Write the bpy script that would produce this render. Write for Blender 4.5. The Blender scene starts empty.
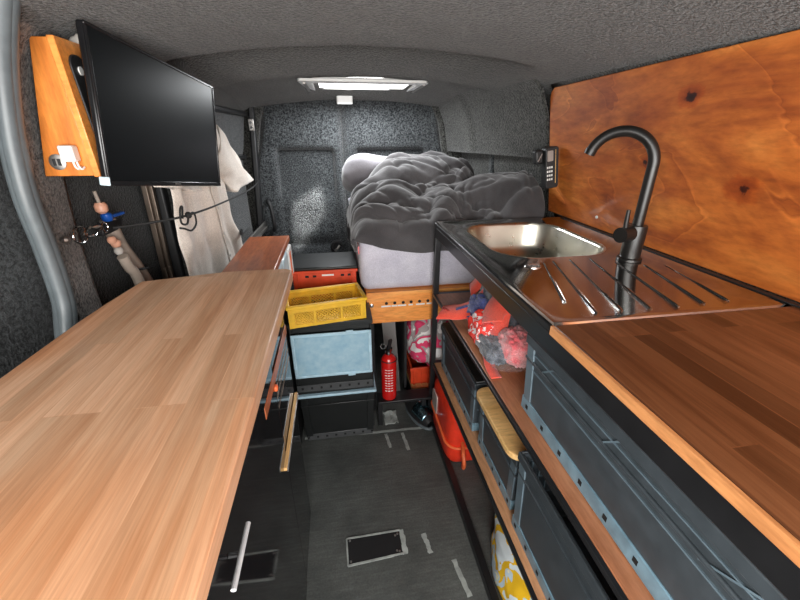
import bpy, bmesh, math, random
from mathutils import Vector, Matrix, noise
random.seed(7)
C = bpy.context.scene.collection
PI = math.pi
def V(*a): return Vector(a)

# ------------------------------------------------------------------ materials
def mat(name, col=(.5,.5,.5), rough=.5, metal=0., spec=.5, alpha=1., emit=None, estr=0., trans=0., coat=0.):
    m = bpy.data.materials.new(name); m.use_nodes = True
    b = m.node_tree.nodes['Principled BSDF']
    b.inputs['Base Color'].default_value = (*col, 1)
    b.inputs['Roughness'].default_value = rough
    b.inputs['Metallic'].default_value = metal
    b.inputs['Specular IOR Level'].default_value = spec
    b.inputs['Alpha'].default_value = alpha
    b.inputs['Transmission Weight'].default_value = trans
    b.inputs['Coat Weight'].default_value = coat
    b.inputs['Coat Roughness'].default_value = .12
    if emit:
        b.inputs['Emission Color'].default_value = (*emit, 1); b.inputs['Emission Strength'].default_value = estr
    return m
class NT:
    def __init__(s, m): s.t = m.node_tree; s.b = s.t.nodes['Principled BSDF']
    def n(s, typ, **kw):
        x = s.t.nodes.new(typ)
        for k, v in kw.items():
            if k in x.inputs.keys(): x.inputs[k].default_value = v
            else: setattr(x, k, v)
        return x
    def l(s, a, b): s.t.links.new(a, b)
    def coords(s, scale=(1,1,1), rot=(0,0,0), loc=(0,0,0)):
        tc = s.n('ShaderNodeTexCoord'); mp = s.n('ShaderNodeMapping')
        mp.inputs['Scale'].default_value = scale; mp.inputs['Rotation'].default_value = rot; mp.inputs['Location'].default_value = loc
        s.l(tc.outputs['Object'], mp.inputs['Vector']); return mp.outputs['Vector']
    def noise(s, vec, scale, detail=4, rough=.55, dist=0.):
        x = s.n('ShaderNodeTexNoise'); x.inputs['Scale'].default_value = scale; x.inputs['Detail'].default_value = detail
        x.inputs['Roughness'].default_value = rough; x.inputs['Distortion'].default_value = dist
        s.l(vec, x.inputs['Vector']); return x.outputs['Fac']
    def ramp(s, fac, stops):
        r = s.n('ShaderNodeValToRGB'); e = r.color_ramp.elements
        while len(e) < len(stops): e.new(.5)
        for i, (p, c) in enumerate(stops): e[i].position = p; e[i].color = (*c, 1)
        s.l(fac, r.inputs['Fac']); return r.outputs['Color']
    def mix(s, a, b, fac, mode='MIX'):
        x = s.n('ShaderNodeMix'); x.data_type = 'RGBA'; x.blend_type = mode
        for v, i in ((a, 6), (b, 7)):
            if hasattr(v, 'links'): s.l(v, x.inputs[i])
            else: x.inputs[i].default_value = (*v, 1)
        if hasattr(fac, 'links'): s.l(fac, x.inputs[0])
        else: x.inputs[0].default_value = fac
        return x.outputs[2]
    def math(s, op, a, b=None):
        x = s.n('ShaderNodeMath'); x.operation = op
        for v, i in ((a, 0), (b, 1)):
            if v is None: continue
            if hasattr(v, 'links'): s.l(v, x.inputs[i])
            else: x.inputs[i].default_value = v
        return x.outputs[0]
    def color(s, c): s.l(c, s.b.inputs['Base Color'])
    def bump(s, h, strength=.3, dist=.002):
        x = s.n('ShaderNodeBump'); x.inputs['Strength'].default_value = strength; x.inputs['Distance'].default_value = dist
        s.l(h, x.inputs['Height']); s.l(x.outputs['Normal'], s.b.inputs['Normal'])
def carpet(name, lo, hi, tint=(1,1,1)):
    m = mat(name, lo, 1., spec=.1); t = NT(m); v = t.coords()
    f = t.noise(v, 140, 2, .6); g = t.noise(v, 7, 3)
    c = t.ramp(f, [(.37, lo), (.64, hi)])
    c = t.mix(c, t.ramp(g, [(.3, (.75,.75,.75)), (.7, (1.15,1.15,1.15))]), 1., 'MULTIPLY')
    t.color(c); t.bump(f, 1., .006)
    m.node_tree.nodes['Principled BSDF'].inputs['Sheen Weight'].default_value = .25
    return m
def blockwood(name, cols, grain, L=.45, W=.042, rough=.4, coat=.2, blotch=None):
    # staves running along object Y
    m = mat(name, cols[0], rough, coat=coat); t = NT(m)
    v = t.coords(rot=(0,0,PI/2))
    br = t.n('ShaderNodeTexBrick'); br.offset = .37; br.offset_frequency = 3
    br.inputs['Color1'].default_value = (0,0,0,1); br.inputs['Color2'].default_value = (1,1,1,1); br.inputs['Mortar'].default_value = (.3,.3,.3,1)
    br.inputs['Scale'].default_value = 1.; br.inputs['Mortar Size'].default_value = .0006; br.inputs['Brick Width'].default_value = L; br.inputs['Row Height'].default_value = W
    t.l(v, br.inputs['Vector'])
    # the grain pattern is shifted per stave so neighbours differ
    vs = t.n('ShaderNodeVectorMath'); vs.operation = 'SCALE'; t.l(br.outputs['Color'], vs.inputs[0]); vs.inputs[3].default_value = 5.
    va = t.n('ShaderNodeVectorMath'); va.operation = 'ADD'; t.l(t.coords(scale=(38, 2.2, 38)), va.inputs[0]); t.l(vs.outputs[0], va.inputs[1])
    g = t.noise(va.outputs[0], 1.6, 6, .6, .6)
    base = t.ramp(br.outputs['Color'], [(0, cols[0]), (.35, cols[1]), (.65, cols[2]), (1, cols[3])])
    c = t.mix(base, t.ramp(g, [(.3, grain), (.62, (1,1,1))]), .75, 'MULTIPLY')
    fine = t.noise(t.coords(scale=(420, 14, 420)), 1., 3, .6)
    c = t.mix(c, t.ramp(fine, [(.35, (.8,.76,.72)), (.6, (1.05,1.05,1.05))]), .6, 'MULTIPLY')
    if blotch:
        bl = t.noise(t.coords(scale=(5, 2.2, 5)), 1., 3, .5)
        c = t.mix(c, blotch, t.ramp(bl, [(.5, (0,0,0)), (.72, (.75,.75,.75))]), 'MULTIPLY')
    t.color(c); t.bump(fine, .12, .001); return m
def plywood(name, lo, mid, hi, axis='Y', rough=.45, coat=.15, knots=()):
    m = mat(name, mid, rough, coat=coat); t = NT(m)
    sc = {'Y': (9, 1.6, 9), 'X': (1.6, 9, 9), 'Z': (9, 9, 1.6), 'S': (6.5, 1.5, 5.5)}[axis]
    a = t.noise(t.coords(scale=sc), 1.1, 6, .58, 1.7 if axis == 'S' else 1.4)
    b = t.noise(t.coords(scale=tuple(k*14 for k in sc)), 1., 4, .65)
    c = t.ramp(a, [(.28, lo), (.5, mid), (.72, hi)])
    c = t.mix(c, t.ramp(b, [(.35, (.72,.66,.6)), (.6, (1.08,1.05,1.02))]), .75, 'MULTIPLY')
    # figured growth lines
    w = t.n('ShaderNodeTexWave'); w.inputs['Scale'].default_value = .55; w.inputs['Distortion'].default_value = 9; w.inputs['Detail'].default_value = 3; w.inputs['Detail Scale'].default_value = .8
    w.bands_direction = 'Z' if axis != 'Z' else 'X'
    t.l(t.coords(scale=tuple(k*.55 for k in sc)), w.inputs['Vector'])
    c = t.mix(c, t.ramp(w.outputs['Fac'], [(.0, (.72,.6,.5)), (.12, (1,1,1)), (1, (1,1,1))]), .45, 'MULTIPLY')
    if axis == 'S':
        bl = t.noise(t.coords(scale=(3, 3, 4)), 1.2, 4, .6, .8)
        c = t.mix(c, (.62,.42,.36), t.ramp(bl, [(.48, (0,0,0)), (.72, (.6,.6,.6))]), 'MULTIPLY')
    if axis == 'S':     # thin pale contour lines of the peeled veneer
        vn = t.noise(t.coords(scale=(3.2, 1.3, 3.6)), 1.0, 4, .5, 1.1)
        fr = t.math('FRACT', t.math('MULTIPLY', vn, 7.))
        c = t.mix(c, t.ramp(fr, [(0, (.62,.50,.42)), (.05, (1.25,1.3,1.4)), (.11, (1,1,1)), (.7, (1,1,1)), (1, (.80,.72,.66))]), .8, 'MULTIPLY')
    for (kp, kr) in knots:
        tc = t.n('ShaderNodeTexCoord'); d = t.n('ShaderNodeVectorMath'); d.operation = 'DISTANCE'
        sv = t.n('ShaderNodeVectorMath'); sv.operation = 'MULTIPLY'; sv.inputs[1].default_value = (1, .8, 1.1)
        t.l(tc.outputs['Object'], sv.inputs[0]); t.l(sv.outputs[0], d.inputs[0]); d.inputs[1].default_value = (kp[0], kp[1]*.8, kp[2]*1.1)
        wob = t.math('MULTIPLY', t.noise(t.coords(), 45, 3), .03*kr/.03)
        r = t.math('ADD', d.outputs['Value'], t.math('SUBTRACT', wob, .015*kr/.03))
        k = t.math('DIVIDE', r, kr)
        c = t.mix(c, t.ramp(k, [(0, (.03,.015,.01)), (.22, (.12,.05,.02)), (.3, (.6,.4,.28)), (.75, (.9,.72,.55)), (1, (1,1,1))]), 1., 'MULTIPLY')
    t.color(c); t.bump(b, .1, .001); return m
def fabric(name, lo, hi, scale=400, big=9, rough=.95, sheen=.3):
    m = mat(name, lo, rough, spec=.15); t = NT(m); v = t.coords()
    f = t.noise(v, scale, 2); g = t.noise(v, big, 3)
    c = t.mix(t.ramp(g, [(.35, lo), (.65, hi)]), t.ramp(f, [(.35, (.82,.82,.82)), (.65, (1.12,1.12,1.12))]), 1., 'MULTIPLY')
    t.color(c); t.bump(f, .2, .001); t.b.inputs['Sheen Weight'].default_value = sheen
    return m
def plastic(name, col, rough=.45, var=.15):
    m = mat(name, col, rough); t = NT(m)
    f = t.noise(t.coords(), 30, 4)
    c = t.ramp(f, [(.3, tuple(k*(1-var) for k in col)), (.7, tuple(min(1, k*(1+var)) for k in col))])
    t.color(c)
    g = t.n('ShaderNodeMapRange'); g.inputs['To Min'].default_value = rough*.85; g.inputs['To Max'].default_value = min(1, rough*1.2)
    t.l(f, g.inputs['Value']); t.l(g.outputs[0], t.b.inputs['Roughness'])
    return m
def steel(name, col=(.6,.6,.6), rough=.1, stretch=(60,2,60)):
    m = mat(name, col, rough, 1.); t = NT(m)
    f = t.noise(t.coords(scale=stretch), 2, 4)
    g = t.n('ShaderNodeMapRange'); g.inputs['To Min'].default_value = rough*.6; g.inputs['To Max'].default_value = rough*1.7
    t.l(f, g.inputs['Value']); t.l(g.outputs[0], t.b.inputs['Roughness'])
    s = t.noise(t.coords(), 24, 5); t.bump(s, .06 if rough < .2 else .0, .001)
    return m
M = {}
M['carpet'] = carpet('carpet', (.005,.005,.0045), (.088,.088,.081))
M['carpet_roof'] = carpet('carpet roof', (.003,.003,.0027), (.066,.063,.055))
M['carpet_door'] = carpet('carpet door', (.011,.0125,.014), (.088,.095,.099))
M['carpet_dark'] = carpet('carpet dark', (.012,.012,.012), (.04,.04,.038))
M['carpet_light'] = carpet('carpet light', (.045,.041,.038), (.26,.24,.22))
M['beech'] = blockwood('beech staves', [(.54,.315,.185),(.70,.43,.27),(.77,.49,.32),(.58,.37,.235)], (.74,.56,.43), .46, .031, .42, .15, (1.0,.70,.44))
M['walnut'] = blockwood('oiled dark staves', [(.15,.058,.024),(.27,.11,.047),(.20,.08,.034),(.062,.024,.011)], (.36,.26,.22), .36, .034, .36, .15, (.5,.4,.35))
M['edge'] = plywood('light cut edge', (.48,.19,.065), (.60,.26,.095), (.70,.34,.135), 'Y', .5)
M['splash'] = plywood('orange stained plywood', (.27,.055,.010), (.52,.145,.025), (.70,.26,.055), 'S', .5, .04, knots=[((-.058,.231,.366),.032),((-.030,.069,.187),.036),((-.035,.34,.222),.020)])
M['shelf'] = plywood('reddish shelf wood', (.27,.10,.045), (.40,.16,.075), (.49,.22,.11), 'Y', .42, .15)
M['shelf2'] = plywood('pale shelf ply', (.42,.20,.095), (.55,.28,.14), (.62,.34,.18), 'Y', .5)
M['orange_ply'] = plywood('orange ply', (.68,.21,.038), (.84,.31,.065), (.90,.41,.11), 'X', .4, .2)
M['box_ply'] = plywood('box ply', (.50,.15,.022), (.66,.225,.038), (.74,.29,.06), 'Z', .4, .2)
M['redwood'] = plywood('red brown top', (.30,.075,.028), (.46,.135,.052), (.60,.21,.085), 'Y', .4, .2)
M['pine'] = plywood('pine', (.66,.37,.12), (.80,.50,.20), (.88,.60,.28), 'Y', .5)
M['black_steel'] = plastic('black painted steel', (.012,.012,.013), .33)
M['black_matt'] = plastic('matt black', (.013,.013,.014), .5)
M['black_tap'] = plastic('black tap metal', (.009,.0085,.008), .36)
M['black_crate'] = plastic('black crate plastic', (.008,.009,.009), .38)
M['gloss_black'] = mat('gloss black front', (.008,.007,.008), .06, spec=.6); NT(M['gloss_black']).bump(NT(M['gloss_black']).noise(NT(M['gloss_black']).coords(), 9, 2), .03, .002)
M['screen'] = mat('screen glass', (.003,.004,.005), .30, spec=.25); NT(M['screen']).bump(NT(M['screen']).noise(NT(M['screen']).coords(), 300, 2), .02, .0005)
M['bezel'] = plastic('bezel', (.008,.008,.009), .25)
M['crate_grey'] = plastic('blue grey crate plastic', (.046,.056,.064), .38, .2)
M['crate_band'] = plastic('blue grey crate band', (.15,.25,.31), .3, .25)
M['crate_rib'] = plastic('crate rib light edge', (.12,.165,.195), .3)
M['hole'] = mat('hole black', (.004,.004,.004), .8)
M['steel'] = steel('sink steel', (.50,.49,.47), .085)
M['bowl'] = steel('bowl steel', (.64,.62,.54), .27, (14,14,14))
M['chrome'] = steel('chrome', (.75,.75,.75), .12)
M['alu'] = steel('trim metal', (.42,.40,.38), .4)
M['silver'] = plastic('satin silver', (.62,.63,.64), .3)
M['brownalu'] = steel('bronze trim metal', (.24,.19,.155), .45)
M['rubber'] = plastic('grey rubber seal', (.11,.13,.14), .42)
M['red'] = plastic('red orange plastic', (.62,.055,.015), .4)
M['can_red'] = plastic('jerrycan red', (.80,.045,.018), .35)
M['can_orange'] = plastic('jerrycan orange strap', (.85,.16,.05), .45)
M['yellow'] = plastic('yellow plastic', (.74,.42,.02), .42)
M['ext_red'] = mat('extinguisher red', (.58,.012,.010), .25, coat=.5); NT(M['ext_red']).bump(NT(M['ext_red']).noise(NT(M['ext_red']).coords(), 20, 2), .02, .001)
M['white'] = plastic('white plastic', (.75,.75,.73), .4, .05)
M['offwhite'] = plastic('offwhite hose', (.50,.47,.43), .5, .1)
M['pipe'] = plastic('warm grey pipe', (.36,.30,.25), .5, .1)
M['copper'] = plastic('peach fitting', (.70,.36,.24), .4, .2)
M['blue'] = plastic('blue valve', (.012,.09,.42), .3)
M['bluelid'] = mat('clear blue front', (.33,.56,.70), .16, alpha=.58); NT(M['bluelid']).color(NT(M['bluelid']).ramp(NT(M['bluelid']).noise(NT(M['bluelid']).coords(), 35, 5), [(.3,(.38,.62,.78)),(.7,(.56,.78,.88))]))
M['blueframe'] = plastic('pale blue clear rim', (.42,.60,.70), .2, .15)
M['clear'] = mat('clear bag film', (.85,.85,.88), .08, alpha=.06); NT(M['clear']).bump(NT(M['clear']).noise(NT(M['clear']).coords(), 40, 4), .8, .006)
M['duvet'] = fabric('charcoal duvet cotton', (.046,.043,.045), (.070,.065,.067), 600, 6)
M['pillow'] = fabric('light grey pillow', (.16,.152,.165), (.24,.228,.248), 600, 6)
M['mattress'] = fabric('pale lilac mattress', (.47,.45,.52), (.56,.54,.60), 500, 12)
M['linen'] = fabric('cream linen', (.66,.575,.50), (.76,.69,.62), 350, 9)
M['harness'] = fabric('coral red webbing', (.80,.075,.045), (.90,.12,.075), 500, 14)
M['navy'] = fabric('navy cloth', (.035,.045,.16), (.09,.11,.30), 300, 30)
M['greyblue'] = fabric('grey blue cloth', (.03,.04,.055), (.22,.24,.28), 200, 45)
M['pinkred'] = fabric('pink cloth', (.80,.12,.14), (.85,.45,.45), 300, 25)
def blotches(name, scale, stops):
    m = mat(name, stops[0][1], .9, spec=.15); t = NT(m); f = t.noise(t.coords(), scale, 2, .5, .6)
    r = t.n('ShaderNodeValToRGB'); r.color_ramp.interpolation = 'CONSTANT'; e = r.color_ramp.elements
    while len(e) < len(stops): e.new(.5)
    for i, (p, c) in enumerate(stops): e[i].position = p; e[i].color = (*c, 1)
    t.l(f, r.inputs['Fac']); t.color(r.outputs['Color']); return m
M['blanket'] = blotches('pink and white patterned cotton', 9, [(0,(.80,.76,.74)),(.46,(.40,.36,.35)),(.515,(.72,.06,.15)),(.60,(.80,.76,.74)),(.7,(.72,.06,.15))])
M['bagprint'] = blotches('white yellow printed film', 16, [(0,(.72,.78,.80)),(.47,(.85,.50,.02)),(.57,(.52,.62,.68)),(.64,(.85,.80,.55))])
M['orange_red'] = blotches('red white cloth', 30, [(0,(.80,.05,.035)),(.52,(.80,.72,.70)),(.62,(.80,.05,.035))])
M['lamp'] = mat('daylight through blind', (.9,.9,.9), .5, emit=(1,.99,.97), estr=7.)
M['lampfin'] = mat('blind pleat', (.8,.8,.8), .5, emit=(1,.99,.97), estr=2.2)
M['teal'] = plastic('pale blue white panel', (.55,.68,.74), .3, .1)
M['tape'] = plastic('torn pale tape', (.34,.36,.34), .8, .35)
M['rope'] = plastic('black cord', (.008,.008,.008), .7)
M['visor'] = steel('blue mirrored lens', (.30,.52,.62), .2)
M['grass'] = M['pine']
def floor_mat():
    m = mat('worn grey floor sheet', (.05,.052,.05), .55); t = NT(m)
    a = t.noise(t.coords(), 5, 6, .65); b = t.noise(t.coords(scale=(3,40,3)), 3, 5, .7); c2 = t.noise(t.coords(), 180, 3, .7)
    c = t.ramp(a, [(.3, (.055,.058,.055)), (.7, (.115,.12,.113))])
    c = t.mix(c, t.ramp(b, [(.45, (.92,.92,.92)), (.78, (1.5,1.5,1.5))]), .8, 'MULTIPLY')
    c = t.mix(c, t.ramp(c2, [(.3, (.7,.7,.7)), (.7, (1.3,1.3,1.3))]), .8, 'MULTIPLY')
    t.color(c); t.bump(c2, .3, .001); return m
M['floor'] = floor_mat()

# ------------------------------------------------------------------ mesh helpers
class MB:
    def __init__(s): s.v = []; s.f = []
    def add(s, vs, fs):
        o = len(s.v); s.v += [Vector(v) for v in vs]; s.f += [tuple(i+o for i in f) for f in fs]; return s
    def box(s, x0, x1, y0, y1, z0, z1, mtx=None):
        vs = [V(x, y, z) for x in (x0, x1) for y in (y0, y1) for z in (z0, z1)]
        if mtx: vs = [mtx @ v for v in vs]
        return s.add(vs, [(0,1,3,2),(4,6,7,5),(0,4,5,1),(2,3,7,6),(0,2,6,4),(1,5,7,3)])
    def hexa(s, b, t):   # bottom quad, top quad (both same winding)
        return s.add(list(b)+list(t), [(3,2,1,0),(4,5,6,7),(0,1,5,4),(1,2,6,5),(2,3,7,6),(3,0,4,7)])
    def bar(s, a, b, w, h=None, up=(0,0,1)):
        a, b = Vector(a), Vector(b); d = (b-a).normalized(); h = h or w
        u = Vector(up); x = d.cross(u)
        if x.length < 1e-4: x = d.cross(V(0,1,0))
        x.normalize(); u = x.cross(d)
        q = [x*w/2+u*h/2, -x*w/2+u*h/2, -x*w/2-u*h/2, x*w/2-u*h/2]
        return s.hexa([a+k for k in q], [b+k for k in q])
    def tube(s, pts, r, n=12, cap=True, closed=False):
        pts = [Vector(p) for p in pts]; N = len(pts); rs = r if isinstance(r, (list, tuple)) else [r]*N
        prev = None; rings = []
        for i, p in enumerate(pts):
            if closed: d = pts[(i+1) % N]-pts[i-1]
            else: d = pts[min(i+1, N-1)]-pts[max(i-1, 0)]
            d.normalize()
            if prev is None:
                x = d.cross(V(0,0,1))
                if x.length < 1e-3: x = d.cross(V(0,1,0))
            else: x = prev-d*prev.dot(d)
            x.normalize(); prev = x; y = d.cross(x)
            rings.append([p+(x*math.cos(2*PI*k/n)+y*math.sin(2*PI*k/n))*rs[i] for k in range(n)])
        vs = [v for r_ in rings for v in r_]; fs = []
        for i in range(N if closed else N-1):
            j = (i+1) % N
            for k in range(n): fs.append((i*n+k, i*n+(k+1) % n, j*n+(k+1) % n, j*n+k))
        if cap and not closed: fs += [tuple(range(n-1, -1, -1)), tuple((N-1)*n+k for k in range(n))]
        return s.add(vs, fs)
    def lathe(s, prof, mtx=None, n=24):     # prof [(r,z)]
        vs = [V(r*math.cos(2*PI*k/n), r*math.sin(2*PI*k/n), z) for r, z in prof for k in range(n)]
        if mtx: vs = [mtx @ v for v in vs]
        fs = [(i*n+k, i*n+(k+1) % n, (i+1)*n+(k+1) % n, (i+1)*n+k) for i in range(len(prof)-1) for k in range(n)]
        fs += [tuple(range(n-1, -1, -1)), tuple((len(prof)-1)*n+k for k in range(n))]
        return s.add(vs, fs)
    def prism(s, poly, f0, f1):             # poly 2d; f0,f1 map (a,b)->Vector
        n = len(poly)
        return s.add([f0(*p) for p in poly]+[f1(*p) for p in poly],
                     [tuple(range(n-1, -1, -1)), tuple(range(n, 2*n))]+[(i, (i+1) % n, n+(i+1) % n, n+i) for i in range(n)])
    def grid(s, fn, nu, nv, wrap=False):
        vs = [fn(i/(nu-1 if not wrap else nu), j/(nv-1)) for i in range(nu) for j in range(nv)]
        fs = []
        for i in range(nu if wrap else nu-1):
            for j in range(nv-1):
                k = (i+1) % nu
                fs.append((i*nv+j, k*nv+j, k*nv+j+1, i*nv+j+1))
        return s.add(vs, fs)
    def build(s, name, m, parent=None, world=True, bevel=0, seg=2, smooth=True, solid=0, sub=0, angle=.6, solid_off=0):
        vs = s.v
        if parent is not None and world:
            root = parent
            while root.parent: root = root.parent
            vs = [v-root.location for v in vs]
        me = bpy.data.meshes.new(name); me.from_pydata([tuple(v) for v in vs], [], s.f); me.update()
        bm = bmesh.new(); bm.from_mesh(me); bmesh.ops.recalc_face_normals(bm, faces=bm.faces); bm.to_mesh(me); bm.free()
        o = bpy.data.objects.new(name, me); C.objects.link(o); me.materials.append(m)
        if parent is not None: o.parent = parent
        if solid: q = o.modifiers.new('s', 'SOLIDIFY'); q.thickness = solid; q.offset = solid_off
        if bevel: q = o.modifiers.new('b', 'BEVEL'); q.width = bevel; q.segments = seg; q.limit_method = 'ANGLE'; q.angle_limit = .6
        if sub: q = o.modifiers.new('u', 'SUBSURF'); q.levels = sub; q.render_levels = sub
        if smooth:
            me.shade_smooth()
            if sub == 0 and angle: me.set_sharp_from_angle(angle=angle)
        return o
def tag(o, label, cat, group=None):
    o['label'] = label; o['category'] = cat
    if group: o['group'] = group
    return o
def thing(name, loc, label, cat, group=None, rz=0):
    o = bpy.data.objects.new(name, None); C.objects.link(o); o.location = loc; o.rotation_euler = (0,0,rz); o.empty_display_size = .05
    return tag(o, label, cat, group)
def struct(o): o['kind'] = 'structure'; return o
def lab(o, t): o['label'] = t; return o
def spline(pts, n=8):
    pts = [Vector(p) for p in pts]; out = []
    P = [pts[0]*2-pts[1]]+pts+[pts[-1]*2-pts[-2]]
    for i in range(1, len(P)-2):
        for k in range(n):
            t = k/n; a, b, c, d = P[i-1], P[i], P[i+1], P[i+2]
            out.append(.5*((2*b)+(c-a)*t+(2*a-5*b+4*c-d)*t*t+(3*b-a-3*c+d)*t**3))
    return out+[pts[-1]]
def ridge(p, f): n = noise.noise(p*f); return 1-abs(n)*2
def sstep(a, b, x):
    t = max(0, min(1, (x-a)/(b-a))); return t*t*(3-2*t)
def rrect(w, h, r, n=5):
    out = []
    for cx, cy, a0 in ((w/2-r, h/2-r, 0), (-w/2+r, h/2-r, PI/2), (-w/2+r, -h/2+r, PI), (w/2-r, -h/2+r, 3*PI/2)):
        for k in range(n+1): a = a0+PI/2*k/n; out.append((cx+r*math.cos(a), cy+r*math.sin(a)))
    return out

# ------------------------------------------------------------------ camera
cam = bpy.data.cameras.new('camera'); co = bpy.data.objects.new('camera', cam); C.objects.link(co)
cam.sensor_width = 36; cam.sensor_fit = 'HORIZONTAL'; cam.lens = 375/800*36; cam.clip_start = .01
yc = Vector(((333-400)/375, (300-132)/375, 1)).normalized()
up = Vector((0, yc.z, -yc.y)).normalized(); xc = -(yc.cross(up))
R_ = Vector((xc.x, yc.x, up.x)); U_ = Vector((xc.y, yc.y, up.y)); F_ = Vector((xc.z, yc.z, up.z))
mw = Matrix.Identity(4)
for i in range(3): mw[i][0] = R_[i]; mw[i][1] = U_[i]; mw[i][2] = -F_[i]
mw.translation = (0, 0, 1.2); co.matrix_world = mw
bpy.context.scene.camera = co

# ------------------------------------------------------------------ setting
YB = 2.45
struct(MB().box(-.95, 1.0, -.7, 2.55, -.04, 0).build('floor', M['floor']))
fl = bpy.data.objects['floor']
def scrap(a, b, w, seed):
    rnd = random.Random(seed); a, b = Vector(a), Vector(b); d = (b-a); n = V(-d.y, d.x, 0).normalized(); K = 10
    L = []; Rr = []
    for k in range(K+1):
        p = a+d*k/K; L.append(p+n*w*(.35+.3*rnd.random())); Rr.append(p-n*w*(.35+.3*rnd.random()))
    poly = L+Rr[::-1]
    m = MB(); m.prism([(p.x, p.y) for p in poly], lambda x, y: V(x, y, .0002), lambda x, y: V(x, y, .0012))
    return m.build('tape_residue', M['tape'], fl, world=False, smooth=False)
for i, (a, b, w) in enumerate([((-.205,1.275),(.10,1.262),.010),((.10,1.262),(.345,1.256),.012),
        ((.140,1.245),(.150,1.165),.012),((.212,1.24),(.222,1.14),.013),
        ((.135,.81),(.137,.73),.016),((.205,.785),(.215,.72),.014),((.280,.69),(.296,.585),.014),((.16,.57),(.24,.575),.018)]):
    scrap((*a,0), (*b,0), w, i)
hat = thing('floor_hatch', (.045,.765,0), 'small dark rectangular patch taped down on the grey floor', 'hatch')
MB().box(-.040,.128,.727,.803,.0004,.003).build('cover', M['black_matt'], hat, bevel=.001)
for a, b, w in (((-.043,.806),(.131,.808),.005),((-.041,.722),(.131,.732),.006),((-.043,.806),(-.041,.722),.005)):
    m = MB(); m.bar((*a,.0025), (*b,.0025), w, .003); m.build('tape_strip', M['tape'], hat)
for x, y in ((-.032,.733),(-.033,.797),(.120,.740),(.121,.796),(.112,.743),(.113,.792)):
    m = MB(); m.lathe([(.0035,.003),(.0035,.0045),(.002,.005)], Matrix.Translation((x,y,0)), 10); m.build('screw', M['alu'], hat)

# ceiling: arched shell with a cross rib
def zc(y):
    z = 1.425+.045*sstep(1.285, 1.33, y)-.062*sstep(1.33, 1.74, y)
    z += .012*sstep(1.75, 1.78, y)-.055*sstep(1.85, 2.44, y)
    return z
def ceil_z(x, y):
    u = (x-.13)/.70
    z = zc(y); z -= .045*sstep(1.285, 1.33, y)*sstep(.50, .70, x)*(1-sstep(1.33, 1.7, y))
    return z-.075*u*u-.09*max(0, (abs(u)-(.78 if u < 0 else .93))/.22)**2
m = MB()
m.grid(lambda u, v: V(-.60+1.48*u, -.7+3.2*v, ceil_z(-.60+1.48*u, -.7+3.2*v)+.002*noise.noise(V(u*9, v*14, 0))), 60, 160)
struct(m.build('ceiling', M['carpet_roof'], solid=.03, solid_off=1, angle=0))

# left wall ------------------------------------------------
LP = [(-.56,-.0),(-.56,.95),(-.545,1.12),(-.505,1.32),(-.46,1.42)]
def wall_strip(y0, y1, prof, m, name, dy=.0):
    mb = MB()
    def fn(u, v):
        k = v*(len(prof)-1); i = min(int(k), len(prof)-2); t = k-i
        x = prof[i][0]+(prof[i+1][0]-prof[i][0])*t; z = prof[i][1]+(prof[i+1][1]-prof[i][1])*t
        return V(x, y0+(y1-y0)*u, z)
    mb.grid(fn, 8, 24); return mb.build(name, m, solid=.02, angle=0)
w = struct(wall_strip(.90, 1.62, [(-.625,0),(-.625,1.1),(-.60,1.3),(-.52,1.45)], M['carpet_dark'], 'wall_left'))
# B pillar, wrapped in carpet
def pil(u, v):
    prof = spline([(-.565,0,0),(-.565,0,.8),(-.55,0,1.1),(-.51,0,1.31),(-.40,0,1.42)], 6)
    k = v*(len(prof)-1); i = min(int(k), len(prof)-2); p = prof[i].lerp(prof[i+1], k-i)
    flare = .06*sstep(1.33, 1.43, p.z)
    sec = [(-.016, .80-flare), (-.006, .797-flare), (.006, .812-flare), (.004, .84-flare*.5), (-.022, .94+flare*.5), (-.10, .95+flare*.5)]
    k = u*(len(sec)-1); i = min(int(k), len(sec)-2); t = k-i
    return V(p.x+sec[i][0]*(1-t)+sec[i+1][0]*t, sec[i][1]*(1-t)+sec[i+1][1]*t, p.z)
m = MB(); m.grid(pil, 31, 40); struct(m.build('trim_1', M['carpet_light'], angle=0))
m = MB(); sp = spline([(-.545,.70,.70),(-.545,.745,.834),(-.545,.77,.899),(-.543,.775,.998),(-.538,.769,1.09),(-.530,.772,1.173),(-.515,.774,1.247),(-.49,.767,1.314),(-.45,.75,1.385)], 8)
m.tube(sp, .0185, 18); m.tube([p+V(.005,-.009,0) for p in sp], .0125, 14)
struct(m.build('trim_2', M['rubber'], angle=0))
# inner panel in front of the pillar (cab side) and a white tube standing in for the bright gap beside it
m = MB(); m.grid(lambda u, v: V(-.70+.01*u+.16*sstep(.80,1.0,v), -.7+1.75*u, 1.45*v), 12, 30)
struct(m.build('wall_left_front', M['carpet_door'], solid=.02, angle=0))
m = MB(); m.tube(spline([(-.58,.802,.875),(-.58,.810,.92),(-.58,.815,.955)], 5), .0045, 8); struct(m.build('gap_sliver', M['white']))
# rear part of left wall: black door inner with grey cover panels
struct(wall_strip(1.32, YB, [(-.53,0),(-.53,.98),(-.515,1.12),(-.475,1.30),(-.45,1.42)], M['carpet_dark'], 'wall_left_rear'))
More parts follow.
